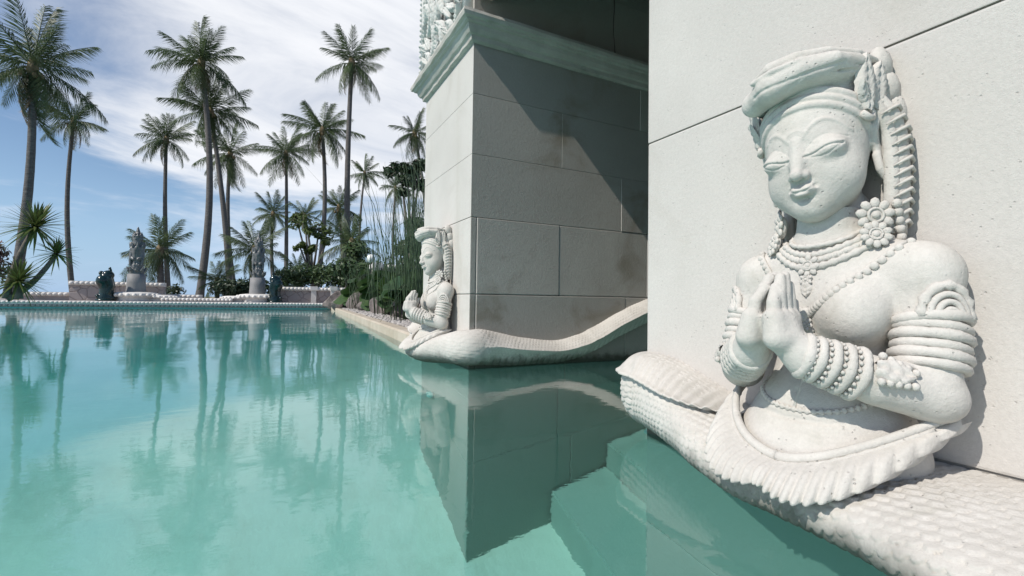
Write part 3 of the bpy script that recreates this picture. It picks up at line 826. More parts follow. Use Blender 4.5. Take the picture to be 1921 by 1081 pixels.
# ------------------------------------------------------------------ pool, ground
PX0, PX1, PY0, PY1, FLOOR = -15.0, 3.6, -7.0, 18.1, -2.25
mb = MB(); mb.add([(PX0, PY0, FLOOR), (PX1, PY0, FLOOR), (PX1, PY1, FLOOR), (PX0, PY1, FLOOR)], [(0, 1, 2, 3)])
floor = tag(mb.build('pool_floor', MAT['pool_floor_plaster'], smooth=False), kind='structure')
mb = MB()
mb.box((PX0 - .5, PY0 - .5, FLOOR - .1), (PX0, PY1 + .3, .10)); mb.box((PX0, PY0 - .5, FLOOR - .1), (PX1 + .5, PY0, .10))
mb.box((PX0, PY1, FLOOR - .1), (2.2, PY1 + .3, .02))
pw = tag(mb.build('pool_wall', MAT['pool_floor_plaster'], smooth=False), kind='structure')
gx = np.arange(PX0, PX1 + .03, .06); gy = np.concatenate([np.arange(PY0, 7.0, .06), np.arange(7.0, PY1 + .05, .12)]); gy[-1] = PY1 + .02
YY, XX = np.meshgrid(gy, gx, indexing='ij'); ZZ = np.zeros_like(XX); wq = random.Random(2)
for _ in range(26):                                          # gentle swell: many small crossing waves
    lam = wq.uniform(.38, 1.3); th = wq.gauss(.35, .75); ph = wq.uniform(0, 6.28); k_ = 2 * math.pi / lam
    ZZ += .00019 * lam ** 1.1 * np.sin(k_ * (XX * math.cos(th) + YY * math.sin(th)) + ph)
nx_, ny_ = len(gx), len(gy); i_, j_ = np.meshgrid(np.arange(ny_ - 1), np.arange(nx_ - 1), indexing='ij'); b_ = (i_ * nx_ + j_).ravel()
wme = fastmesh('water', np.stack([XX.ravel(), YY.ravel(), ZZ.ravel()], 1), np.stack([b_, b_ + 1, b_ + nx_ + 1, b_ + nx_], 1), MAT['pool_water'])
water = tag(link('water', wme), kind='structure')
water.cycles.is_caustics_caster = True
mb = MB(); G = -.30; B = 6000
hx0, hx1, hy0, hy1 = PX0 - .4, 9.0, PY0 - .4, 26.0
for x0, y0, x1, y1 in ((-B, -B, B, hy0), (-B, hy1, B, B), (-B, hy0, hx0, hy1), (hx1, hy0, B, hy1), (3.62, hy0, hx1, 3.44)):
    mb.add([(x0, y0, G), (x1, y0, G), (x1, y1, G), (x0, y1, G)], [(0, 1, 2, 3)])
tag(mb.build('ground', MAT['ground_sand'], smooth=False), kind='structure')
# the terrace behind the far rim and the planting bed on the right bank
mb = MB(); mb.box((PX0 - .4, 18.4, -.6), (2.2, 26.1, .20)); tag(mb.build('terrace', MAT['deck_stone'], smooth=False), kind='structure')
EDGE = lambda y: 1.0 + .0585 * (y - 3.43)
mb = MB(); V = []
n = 40
for i in range(n + 1):
    y = 3.44 + (26.2 - 3.44) * i / n; x = EDGE(min(y, 18.1)) + .5
    if y > 18.2: x = 2.15
    V += [(x, y, -.6), (x, y, .07), (9.2, y, .10 + .25 * (i / n))]
mb.add(V, [(3 * i + 1, 3 * i + 2, 3 * i + 5, 3 * i + 4) for i in range(n)] + [(3 * i, 3 * i + 1, 3 * i + 4, 3 * i + 3) for i in range(n)])
tag(mb.build('planting_bed', MAT['soil'], smooth=False), kind='structure')
# steps down from the passage
steps = []
for k in range(6):
    x0 = 1.55 + .425 * k; top = -2.01 + .235 * k
    mb = MB(); mb.box((x0, 1.08, FLOOR - .05 - .003 * k), (x0 + .43 if k < 5 else 4.6, 2.49, top))
    me = mb.mesh('step', MAT['step_stone'], False); bmx = bmesh.new(); bmx.from_mesh(me)
    bmesh.ops.bevel(bmx, geom=bmx.edges[:], offset=.012, segments=2, affect='EDGES'); bmx.to_mesh(me); bmx.free()
    steps.append(tag(link('step', me), kind='structure'))

# ------------------------------------------------------------------ the gateway: two pillars and a lintel
BLOCKS = []
def block(parent, a, b, bev=.004, jig=.0):
    me = bpy.data.meshes.new('stone_block'); bmx = bmesh.new()
    bmesh.ops.create_cube(bmx, size=1)
    for v in bmx.verts:
        v.co = Vector([(a[i] + b[i]) / 2 + v.co[i] * (b[i] - a[i]) for i in range(3)])
    bmesh.ops.bevel(bmx, geom=bmx.edges[:], offset=bev, segments=2, affect='EDGES', profile=.6)
    bmx.normal_update()
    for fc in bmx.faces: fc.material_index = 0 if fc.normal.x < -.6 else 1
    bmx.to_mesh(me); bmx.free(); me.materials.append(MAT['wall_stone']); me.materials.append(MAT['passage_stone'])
    o = link('stone_block', me, parent); o.location = (0, 0, 0); BLOCKS.append(o)
    return o
GAP = .0022
def pillar(label, y0, y1, courses, side):
    yc = (y0 + y1) / 2
    root = empty('gate_pillar', (1, yc, 0)); tag(root, label, 'pillar', 'gateway pillars')
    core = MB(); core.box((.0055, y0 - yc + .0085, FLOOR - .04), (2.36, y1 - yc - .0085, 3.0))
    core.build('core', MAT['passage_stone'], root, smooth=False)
    for z0, z1, cuts in courses:
        xs = [0] + cuts + [2.38]
        for i in range(len(xs) - 1):
            j = .0 if i == 0 else rng.uniform(-.003, .003)
            pr = .0 if z0 < .8 and i > 0 else .0
            g_ = GAP * .8 if z0 < .5 else GAP * .28
            block(root, (xs[i] + (0 if i == 0 else g_), y0 - yc + j - pr, z0 + g_), (xs[i + 1] - g_, y1 - yc - j + pr, z1 - g_), bev=.0022 if z0 > .7 else .005)
    return root
far = pillar('sunlit end pillar of the gateway beside the reed bed, with the carved panel above its cornice', 2.497, 3.43,
    [(-2.30, -1.55, [.7, 1.6]), (-1.55, -.78, [.6, 1.35]), (-.78, -.02, [.65, 1.4]), (-.02, .42, [.038, 1.13]), (.42, .862, [.038, .60, 1.32]), (.862, 1.225, [1.09]), (1.225, 1.575, [.61, 1.45]), (1.575, 1.862, [1.25]), (1.862, 2.42, [1.02]), (2.42, 3.0, [.7])], 1)
near = pillar('large near pillar at the right behind the biggest praying figure', -.06, 1.074,
    [(-2.30, -1.40, [.8]), (-1.40, -.62, [1.2]), (-.62, .128, [.7]), (.128, .864, [1.1]), (.864, 1.86, [1.3]), (1.86, 2.42, [.9]), (2.42, 3.0, [1.2])], -1)
def cornice(parent, hw):
    prof = [(-.03, 1.868), (.004, 1.868), (.022, 1.876), (.026, 1.900), (.040, 1.906), (.052, 1.925), (.058, 1.948), (.074, 1.952), (.078, 1.962), (.094, 1.966), (.100, 1.985), (.094, 2.006), (.074, 2.016), (.045, 2.022), (-.03, 2.026)]
    # profile carried round the pillar: passage side, front, other side, with mitred corners
    V = []; pts = []
    for (o, z) in prof:
        pts.append([(2.36, -hw - o, z), (-o, -hw - o, z), (-o, hw + o, z), (2.36, hw + o, z)])
    m = MB(); k = len(prof)
    segs = 14
    for sidx in range(3):
        V = []
        for i in range(segs + 1):
            t = i / segs
            for j in range(k):
                A, Bp = Vector(pts[j][sidx]), Vector(pts[j][sidx + 1]); p = A.lerp(Bp, t)
                w = .0022 * math.sin(i * 2.3 + j * 1.1 + sidx) if 0 < i < segs else 0
                V.append(p + Vector((-w, 0, w)))
        m.add(V, [(i * k + j, i * k + j + 1, (i + 1) * k + j + 1, (i + 1) * k + j) for i in range(segs) for j in range(k - 1)])
    o = m.build('cornice', MAT['cornice_stone'], parent, smooth=False)
    bmx = bmesh.new(); bmx.from_mesh(o.data); bmesh.ops.recalc_face_normals(bmx, faces=bmx.faces[:]); bmx.to_mesh(o.data); bmx.free()
    return o
cornice(far, (3.43 - 2.497) / 2); cornice(near, 1.134 / 2)
# carved foliage panel above the cornice on the end pillar
r2 = random.Random(11); mb = MB(); hw = .4665
mb.box((-.028, -hw + .05, 2.03), (.01, hw - .05, 3.0))
mb.box((-.055, -hw + .015, 2.03), (.01, -hw + .05, 3.0)); mb.box((-.055, hw - .06, 2.03), (.01, hw - .02, 3.0))
for k in range(24): mb.ball((-.045, hw + .004, 2.045 + k * .04), (.02, .016, .016), 7, 5)
for row in range(9):
    for c in range(8):
        y = -hw + .11 + c * .095 + r2.uniform(-.02, .02); z = 2.07 + row * .105 + r2.uniform(-.02, .02)
        a = r2.uniform(.3, 2.8); L = r2.uniform(.09, .14)
        leaf_relief(mb, (-.05, y - .5 * L * math.cos(a), z - .5 * L * math.sin(a)), (-.07 - r2.random() * .025, y + .5 * L * math.cos(a), z + .5 * L * math.sin(a)), (-1, r2.uniform(-.5, .5), r2.uniform(-.5, .5)), r2.uniform(.022, .036), .022, 4)
        if r2.random() < .45:
            R = r2.uniform(.02, .035)
            mb.tube([(-.055 - .012 * q / 14, y + R * (1 - q / 22) * math.cos(q * .5), z + R * (1 - q / 22) * math.sin(q * .5)) for q in range(15)], .011, 6)
o = mb.build('carved_panel', MAT['relief_stone'], far)
lint = empty('gate_lintel', (1, 1.785, 2.14)); tag(lint, 'stone lintel bridging the two gateway pillars above the passage', 'lintel')
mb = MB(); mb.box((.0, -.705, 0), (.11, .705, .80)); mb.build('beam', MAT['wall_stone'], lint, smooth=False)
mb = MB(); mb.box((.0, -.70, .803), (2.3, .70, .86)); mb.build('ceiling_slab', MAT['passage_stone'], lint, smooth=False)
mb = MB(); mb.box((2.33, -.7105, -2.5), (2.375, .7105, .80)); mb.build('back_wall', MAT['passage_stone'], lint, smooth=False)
# crack in the upper passage wall, laid on as a thin raised dark tube
mb = MB(); mb.tube([(1.02 + .006 * math.sin(i * 1.3) - .012 * i / 8, -.4675, 1.99 + .07 * i) for i in range(9)], [.004] * 9, 5)
mb.build('crack_line', MAT['rock'], far)
# inlet nozzles under water
def nozzle(label, loc, rot):
    r = empty('inlet_nozzle', loc); r.rotation_euler = rot; tag(r, label, 'nozzle', 'pool inlet nozzles')
    m = MB(); m.lathe([(.020, 0), (.038, 0), (.044, .006), (.042, .030), (.034, .036), (.022, .034), (.020, .0)], n=20); m.build('ring', MAT['nozzle_plastic'], r)
    m = MB(); m.lathe([(.0, .004), (.019, .004), (.019, .014), (.0, .016)], n=14); m.build('jet', MAT['dark_metal'], r)
nozzle('small turquoise ring nozzle set low in the far pillar front under water', (.999, 3.16, -1.25), (0, rad(-90), 0))
nozzle('small turquoise ring nozzle in the passage at the water line under the tail tip', (1.06, 1.075, -.03), (rad(-90), 0, 0))

# ------------------------------------------------------------------ the two praying figures
PARTS = figure_parts()
NEAR_Y, FAR_Y = .522, 2.885
def figure(y, label):
    r = empty('praying_figure', (1, y, 0)); tag(r, label, 'statue', 'praying figures on the gateway pillars')
    for nm, me, subs in PARTS: link(nm, me, r, scl=(1 if nm == 'hip_flap' else .885, 1, 1))
    return r
f1 = figure(NEAR_Y, 'big close-up pale stone praying figure with pressed palms on the near pillar')
f2 = figure(FAR_Y, 'smaller distant praying figure seen in profile on the end pillar by the reeds')
prL = interp([(0, .235, .055, .060), (.1, .235, .060, .062), (.2, .205, .072, .070), (.30, .165, .095, .085), (.42, .125, .122, .098), (.55, .088, .135, .100), (.75, .08, .115, .085), (1.2, .09, .12, .08), (1.7, .09, .18, .08), (2.2, .07, .33, .07)])
prR = interp([(0, .235, .055, .060), (.1, .25, .056, .060), (.24, .29, .060, .064), (.45, .28, .066, .066), (.6, .2, .07, .07), (.8, .12, .08, .075), (1.2, .10, .09, .07)])
wl = wall_path(1, 1.074 - NEAR_Y); wr = wall_path(-1, NEAR_Y + .06)
link('tail', tail_mesh('tail', wl, prL, .0025, .0185, .0075, .95), f1); link('tail', tail_mesh('tail', wl, prL, .008, .03, .004, 2.3, .948), f1)
link('tail', tail_mesh('tail', wr, prR, .0025, .0215, .0090, .50), f1)
link('tail', tail_mesh('tail', wr, prR, .006, .0215, .0070, 1.15, .498), f1)
link('tail_fin', fin_flap('tail_fin', wl, prL, .17, .635), f1)
# the far figure: its tail runs round the corner and along the passage wall in a wave
cR_ = FAR_Y - 2.497
q = cR_ - .05 + .05 * math.pi / 2 - .05
P_ = interp([(0, .235, .055, .060), (.1, .24, .072, .070), (.22, .17, .100, .088), (cR_, .105, .118, .098), (q + .1, .105, .116, .096), (q + .27, .11, .095, .082), (q + .45, .105, .082, .068), (q + .57, .10, .078, .064), (q + .70, .10, .098, .066), (q + .82, .10, .135, .070), (q + 1.05, .095, .235, .074), (q + 1.33, .09, .335, .074), (q + 1.8, .07, .40, .06)])
wr2 = wall_path(-1, cR_); wl2 = wall_path(1, 3.43 - FAR_Y)
link('tail', tail_mesh('tail', wr2, P_, .004, .022, .005, q + 1.7, ridge=cR_ - .02), f2)
link('tail', tail_mesh('tail', wl2, prL, .005, .024, .004, .9), f2)
link('tail_fin', fin_flap('tail_fin', wl2, prL, .17, .66), f2)
for o in [floor, pw] + steps + BLOCKS: o.cycles.is_caustics_receiver = True
for o in COL.objects:
    if o.name.startswith(('core', 'inlet', 'ring')): o.cycles.is_caustics_receiver = True

# ------------------------------------------------------------------ far rim, copings
def petals(mb, x0, x1, y, ztop, size, pitch, ny=-1, dx=(1, 0)):
    """a row of drooping lotus petals on the face of a moulding"""
    k = max(1, int(abs(x1 - x0) / pitch)); p = (x1 - x0) / k
    for i in range(k):
        c = x0 + p * (i + .5); mb.ball((c, y, ztop - size * .5), (abs(p) * .56, size * .62, size * .56), 8, 6)
rim = empty('pool_rim', (-6.4, 18.25, 0)); tag(rim, 'long low pool rim with a carved petal row along the far side of the water', 'pool rim')
def local(mb, o):
    ox, oy, oz = o.location; mb.v = [(x - ox, y - oy, z - oz) for x, y, z in mb.v]; return mb
mb = MB(); mb.box((PX0 - .4, 18.10, .022), (1.95, 18.42, .098)); local(mb, rim).build('plinth', MAT['deck_stone'], rim, smooth=False)
mb = MB(); mb.box((PX0 - .4, 18.07, .10), (1.97, 18.42, .205))
local(mb, rim).build('coping', MAT['white_trim'], rim, smooth=False)
mb = MB(); petals(mb, -9.5, 1.95, 18.065, .195, .062, .10); tag(local(mb, rim).build('petal_row', MAT['white_trim'], rim), kind='stuff')
mb = MB(); petals(mb, -9.44, 1.9, 18.095, .11, .075, .115); tag(local(mb, rim).build('lower_petal_row', MAT['deck_stone'], rim), kind='stuff')

def garden_wall(label, x0, x1, y, z1, th=.35, mat='crackle_plaster', piers=(), cap_over=.05, z0=.20, dirn=(1, 0)):
    r = empty('garden_wall', ((x0 + x1) / 2, y, z0)); tag(r, label, 'wall', 'low plastered garden walls')
    m = MB(); m.box((x0, y, z0 - .1), (x1, y + th, z1 - .14)); local(m, r).build('wall_body', MAT[mat], r, smooth=False)
    m = MB(); m.box((x0 - .02, y - cap_over, z1 - .14), (x1 + .02, y + th + .03, z1 - .005)); local(m, r).build('coping', MAT['white_trim'], r, smooth=False)
    m = MB(); petals(m, x0, x1, y - cap_over - .004, z1 - .02, .11, .13); tag(local(m, r).build('petal_row', MAT['white_trim'], r), kind='stuff')
    for px in piers:
        m = MB(); m.box((px - .09, y - .09, z0 - .05), (px + .09, y + .02, z1 - .12)); m.box((px - .13, y - .13, z1 - .12), (px + .13, y + .03, z1 + .03))
        local(m, r).build('pier', MAT['white_trim'], r, smooth=False)
    return r
garden_wall('low plastered wall behind the left pedestal statue', -5.82, -3.35, 20.0, .84)
garden_wall('lowest strip of wall left of the dark green figure', -7.1, -5.9, 20.3, .47, th=.3, mat='plaster')
garden_wall('short stepped wall just right of the left pedestal statue', -3.28, -2.3, 20.4, .45, th=.3, mat='plaster')
garden_wall('cracked wall with white piers right of the right dark green figure', .20, 2.15, 19.3, .79, piers=(1.40,))
garden_wall('wall at the far pool corner beside the rocks', 1.96, 3.1, 18.52, .79, th=.3, piers=(2.02,), mat='plaster')
garden_wall('white-topped wall behind the tall reeds', 2.5, 5.6, 13.6, 1.38, mat='plaster', z0=.0, piers=(2.62,))
mb = MB(); mb.box((PX0, 19.2, .18), (-7.3, 19.6, .40)); tag(mb.build('garden_wall', MAT['deck_stone'], smooth=False), 'plain low brown kerb wall under the spiky plants at far left', 'wall', 'low plastered garden walls')
ldg = empty('petal_ledge', (-2.2, 18.75, .2)); tag(ldg, 'low white petal-edged ledge between the two pedestal statues', 'ledge')
mb = MB(); mb.box((-3.2, 18.75, .19), (-1.2, 19.5, .33)); local(mb, ldg).build('ledge_top', MAT['white_trim'], ldg, smooth=False)
mb = MB(); petals(mb, -3.2, -1.2, 18.745, .32, .10, .11); tag(local(mb, ldg).build('petal_row', MAT['white_trim'], ldg), kind='stuff')

# ------------------------------------------------------------------ pedestal statues on lotus bowls
def lotus_bowl(parent, c, r, h):
    m = MB(); m.lathe([(0, h * .98), (r * .6, h), (r * .9, h * .92), (r, h * .70), (r * .98, h * .55), (r * .86, h * .42), (r * .84, h * .2), (r * .92, 0), (0, 0)], c, 28)
    o = m.build('lotus_bowl', MAT['white_trim'], parent)
    m = MB()
    for k in range(22):
        t = 2 * math.pi * k / 22
        m.ball((c[0] + r * math.cos(t), c[1] + r * math.sin(t), c[2] + h * .66), (r * .10, r * .10, h * .2), 6, 5)
    tag(m.build('petal_ring', MAT['white_trim'], o), kind='stuff')
    for ch in (m,): pass
def pedestal_statue(label, x, y, top, lean):
    r = empty('pedestal_statue', (x, y, .20)); tag(r, label, 'statue', 'grey pedestal statues by the pool')
    lotus_bowl(r, (0, 0, 0), .62, .30); lotus_bowl(r, (.62 * lean, .1, 0), .50, .22)
    m = MB(); m.lathe([(0, .28), (.27, .28), (.265, .32), (.25, .60), (.245, .88), (0, .88)], (0, 0, 0), 22); m.build('pedestal', MAT['pedestal_grey'], r)
    s_ = (top - .20 - .86) / 1.55
    g = Field((-.45, -.45, .80), (.45, .45, 2.50), .014)
    # a standing many-armed robed figure: skirt with flame tips, torso, shoulder arms, crown
    g.cap([(0, 0, .86), (0, 0, 1.10)], [.20, .17], .04)
    for k in range(9):
        t = 2 * math.pi * k / 9
        g.cap([(.13 * math.cos(t), .13 * math.sin(t), .90 + .02 * (k % 3)), (.22 * math.cos(t), .22 * math.sin(t), 1.00), (.26 * math.cos(t), .26 * math.sin(t), 1.09)], [.05, .04, .012], .02)
        g.cap([(.12 * math.cos(t + .3), .12 * math.sin(t + .3), 1.06), (.19 * math.cos(t + .3), .19 * math.sin(t + .3), 1.16)], [.045, .012], .02)
    g.cap([(0, 0, 1.1), (0, 0, 1.38), (0, 0, 1.62)], [.14, .145, .17], .05)
    for sg in (1, -1):
        g.cap([(sg * .12, 0, 1.62), (sg * .165, -.05, 1.42), (sg * .06, -.15, 1.32)], [.065, .05, .04], .02)
        g.cap([(sg * .12, -.03, 1.62), (sg * .16, -.10, 1.30), (sg * .15, -.12, 1.12)], [.06, .04, .03], .02)
    g.cap([(-.14, -.02, 1.64), (.14, -.02, 1.64)], .075, .03)
    g.ell((0, -.03, 1.82), (.105, .11, .13), .03)
    g.both('ell', (.10, 0, 0), .01)if False else None
    for sg in (1, -1): g.ell((sg * .15, 0, 1.76), (.07, .07, .10), .03)
    g.cap([(0, 0, 1.92), (0, 0, 2.02), (0, 0, 2.30)], [.13, .105, .02], .03)
    for k in range(7):
        t = 2 * math.pi * k / 7; g.cap([(.11 * math.cos(t), .11 * math.sin(t), 1.94), (.125 * math.cos(t), .125 * math.sin(t), 2.06)], [.04, .008], .02)
    g.cap([(0, -.16, 1.20), (0, -.17, 1.56)], [.028, .02], .01, cut=True)
    for zz, rr in ((1.645, .21), (1.90, .16), (1.12, .20)):
        g.cap([(rr * math.cos(t), rr * math.sin(t), zz) for t in np.linspace(0, 2 * math.pi, 17)], .022, .01, cut=True)
    for k in range(8):
        t = 2 * math.pi * k / 8 + .2
        g.cap([(.12 * math.cos(t), .12 * math.sin(t), 2.02), (.10 * math.cos(t), .10 * math.sin(t), 2.16)], [.035, .008], .012)
        g.cap([(.17 * math.cos(t), .15 * math.sin(t), 1.70), (.20 * math.cos(t), .17 * math.sin(t), 1.84)], [.04, .010], .012)
    V, Q = g.surface(); V[:, 2] = .86 + (V[:, 2] - .86) * s_ * 1.07
    rr = random.Random(int(x * 100)); V += np.array([[rr.uniform(-.003, .003) for _ in range(3)] for _ in range(len(V))], np.float32)
    link('figure', fastmesh('standing_figure', V, Q, MAT['bronze']), r)
    return r
pedestal_statue('left pedestal statue of a crowned figure, standing between dark green figure and short palm', -3.95, 19.25, 2.62, 1)
pedestal_statue('right pedestal statue of a crowned figure, in front of dense palms', -.47, 19.3, 2.68, -1)
def glazed(label, x, y, mirror, top):
    r = empty('glazed_figure', (x, y, .205)); r.scale = (mirror, 1, 1); tag(r, label, 'figurine', 'dark green glazed figures on the pool rim')
    g = Field((-.36, -.36, -.02), (.36, .36, 1.20), .0125)
    g.cap([(0, 0, .03), (0, 0, .05)], [.225, .215], .01)
    g.cap([(.02, 0, .12), (.02, 0, .40), (-.02, 0, .62), (.03, 0, .82)], [.19, .185, .205, .13], .05)
    g.ell((-.08, -.05, .62), (.16, .17, .19), .04); g.ell((.05, .0, .80), (.15, .15, .13), .05)
    g.ell((-.125, 0, .86), (.065, .08, .075), .02)
    g.both('cap', [(.10, .12, .70), (.16, .10, .45), (.10, .13, .25)], [.06, .055, .05], .03)
    g.cap([(.085, 0, .90), (.10, 0, .97)], [.06, .035], .015); g.ell((.085, 0, 1.02), (.032, .032, .045), .01); g.ell((.055, 0, 1.0), (.018, .018, .02), .01)
    g.cap([(-.13, -.10, .10), (-.17, -.13, .16)], [.07, .05], .03); g.cap([(.15, -.08, .08), (.22, -.08, .10)], [.07, .04], .03)
    V, Q = g.surface(); V[:, 2] *= top
    link('figure', fastmesh('glazed_body', V, Q, MAT['green_glaze']), r)
    m = MB(); m.lathe([(0, .0), (.25, .0), (.26, .02), (.25, .045), (.22, .06), (0, .06)], (0, 0, 0), 22); m.build('base', MAT['green_glaze'], r)
glazed('dark green glazed figure left of the left pedestal statue', -4.62, 18.85, 1, 1.0)
glazed('dark green glazed figure right of the right pedestal statue', .11, 18.85, -1, 1.03)

# ------------------------------------------------------------------ right bank: coping, pebbles, rocks, lamp
cp = empty('bank_coping', (1.4, 10.8, 0)); tag(cp, 'sandstone coping along the right bank of the pool', 'coping')
nseg = 12
for i in range(nseg):
    ya, yb = 3.436 + (18.08 - 3.436) * i / nseg, 3.436 + (18.08 - 3.436) * (i + 1) / nseg - .006
    m = MB(); xa, xb = EDGE(ya), EDGE(yb)
    V = [(xa, ya, -.5), (xa + .14, ya, -.5), (xb + .14, yb, -.5), (xb, yb, -.5), (xa, ya, .085), (xa + .02, ya, .10), (xa + .14, ya, .10), (xb + .14, yb, .10), (xb + .02, yb, .10), (xb, yb, .085)]
    m.add(V, [(0, 4, 9, 3), (4, 5, 8, 9), (5, 6, 7, 8), (6, 1, 2, 7), (0, 1, 6, 5, 4), (3, 9, 8, 7, 2)])
    o = local(m, cp).build('coping_stone', MAT['coping_sandstone'], cp, smooth=False)
r3 = random.Random(5); mb = MB()
for i in range(2600):
    y = 3.46 + (18.0 - 3.46) * r3.random() ** 1.5; x = EDGE(y) + r3.uniform(.15, .46); s_ = r3.uniform(.014, .032)
    M = Matrix.Rotation(r3.uniform(0, 6), 3, 'Z')
    mb.ball((x, y, .085 + s_ * .4 + r3.uniform(0, .015)), (s_ * r3.uniform(.9, 1.4), s_, s_ * .65), 6, 4, ax=M)
tag(mb.build('pebbles', MAT['pebble_pale']), 'strip of pale pebbles behind the bank coping', 'pebbles', kind='stuff')
bk = MB(); bk.v = []
for i in range(41):
    y = 3.436 + (18.08 - 3.436) * i / 40; bk.v += [(EDGE(y) + .14, y, .072), (EDGE(y) + .56, y, .078)]
bk.f = [(2 * i, 2 * i + 1, 2 * i + 3, 2 * i + 2) for i in range(40)]; bk.m = [0] * 40
tag(bk.build('gravel_bed', MAT['rock'], smooth=False), kind='structure')
def rockmesh(seed, n=3):
    q = random.Random(seed); bmx = bmesh.new(); bmesh.ops.create_icosphere(bmx, subdivisions=n, radius=1)
    dirs = [(Vector((q.gauss(0, 1), q.gauss(0, 1), q.gauss(0, 1))).normalized(), q.uniform(.55, .95)) for _ in range(14)]
    for v in bmx.verts:
        for d, k in dirs:
            e = v.co.dot(d)
            if e > k: v.co -= d * (e - k) * .9
        v.co *= 1 + .05 * math.sin(v.co.x * 9 + seed) * math.sin(v.co.y * 8)
    me = bpy.data.meshes.new('rock'); bmx.to_mesh(me); bmx.free(); me.materials.append(MAT['rock'])
    return me
RM = [rockmesh(i) for i in range(6)]
rock_spots = [(2.15, 17.3, .42, 'biggest grey rock at the far pool corner'), (2.55, 15.6, .42, 'grey rock behind the pebbles, next after the corner rock'), (2.35, 13.4, .40, 'third grey rock from the pool corner, among the reeds'), (2.75, 16.6, .36, 'rock tucked behind the corner rock under the big leaves'),
    (2.25, 11.2, .36, 'grey rock half hidden by reed stems'), (2.15, 9.2, .34, 'grey rock at the foot of the tall reeds'), (2.0, 7.4, .30, 'rock behind the pebble strip near the far figure'), (2.0, 6.0, .26, 'rock nearest to the far figure behind the pebbles'), (1.95, 14.6, .26, 'small rock in front of the grey rocks at the bank'), (2.6, 8.2, .36, 'rock deep in the reed bed')]
for i, (x, y, s_, lb) in enumerate(rock_spots):
    x -= .12
    o = link('rock', RM[i % 6], None, (x, y, .08 + s_ * .35), (0, 0, i * 1.3), (s_ * 1.25, s_ * 1.1, s_)); tag(o, lb, 'rock', 'rocks along the bank')
lamp = empty('globe_lamp', (1.98, 11.0, .1)); tag(lamp, 'white globe lamp on a thin post among the plants', 'lamp')
m = MB(); m.lathe([(0, 1.10), (.035, 1.105), (.07, 1.13), (.092, 1.18), (.092, 1.215), (.07, 1.265), (.035, 1.29), (0, 1.295)], n=24); m.build('globe', MAT['globe_glass'], lamp)
m = MB(); m.lathe([(0, 0), (.05, 0), (.05, .02), (.014, .03), (.014, 1.06), (.04, 1.09), (.04, 1.11), (0, 1.11)], n=12); m.build('post', MAT['dark_metal'], lamp)
# ------------------------------------------------------------------ palms
def frond_mesh(name, L, droop, seed, mat, n=74, width=.62, curl=.0):
    """one feather leaf along +x from the origin, drooping in z"""
    q = random.Random(seed); V = []; Fc = []
    def P(t):
        return Vector((L * (t - .10 * droop * t * t), .05 * L * curl * t * t, -L * droop * .55 * t ** 2.1))
    mbf = MB(); mbf.tube([P(i / 12) for i in range(13)], [.030 * (1 - .85 * i / 12) + .003 for i in range(13)], 4)
    for i in range(n):
        t = .10 + .90 * (i + .5) / n
        p = P(t); d = (P(min(1, t + .02)) - P(t - .02)).normalized()
        ll = L * .27 * (math.sin(math.pi * (.16 + .74 * t)) ** .8) * q.uniform(.85, 1.1) * (width / .62)
        for sg in (1, -1):
            if q.random() < .04: continue
            side = Vector((0, sg, 0)); a = rad(q.uniform(38, 62)) * (1 - .35 * t)
            dr = (d * math.cos(a) + side * math.sin(a) + Vector((0, 0, -q.uniform(.10, .75)))).normalized()
            w = .019 + .008 * q.random()
            m_ = p + dr * ll * .5 + Vector((0, 0, .02)); e = p + dr * ll + Vector((0, 0, -ll * q.uniform(.15, .60)))
            nn = dr.cross(d).normalized(); wv = d * w
            b = len(mbf.v); mbf.v += [tuple(p - wv * .6), tuple(p + wv * .6), tuple(m_ + wv), tuple(m_ - wv), tuple(e)]
            mbf.f += [(b, b + 1, b + 2, b + 3), (b + 3, b + 2, b + 4)]; mbf.m += [0, 0]
    return mbf.mesh(name, mat)
FR = [frond_mesh('frond', 1.0 * 3.4, d, s, MAT['palm_leaf'], curl=c) for d, s, c in ((.35, 1, .6), (.55, 2, -.5), (.75, 3, .4), (1.0, 4, -.6), (.22, 5, .3), (1.25, 6, .5))]
FRD = frond_mesh('frond', 3.0, 1.3, 9, MAT['palm_leaf_dry'])
def ray_dir(px, py): return cF + cR * ((px - 960.5) / FPX) - cU * ((py - 540.5) / FPX)
def place(px, py, dist):                                   # a point at a given ground distance in a given direction
    d = ray_dir(px, py); return EYE + d * (dist / math.hypot(d.x, d.y))
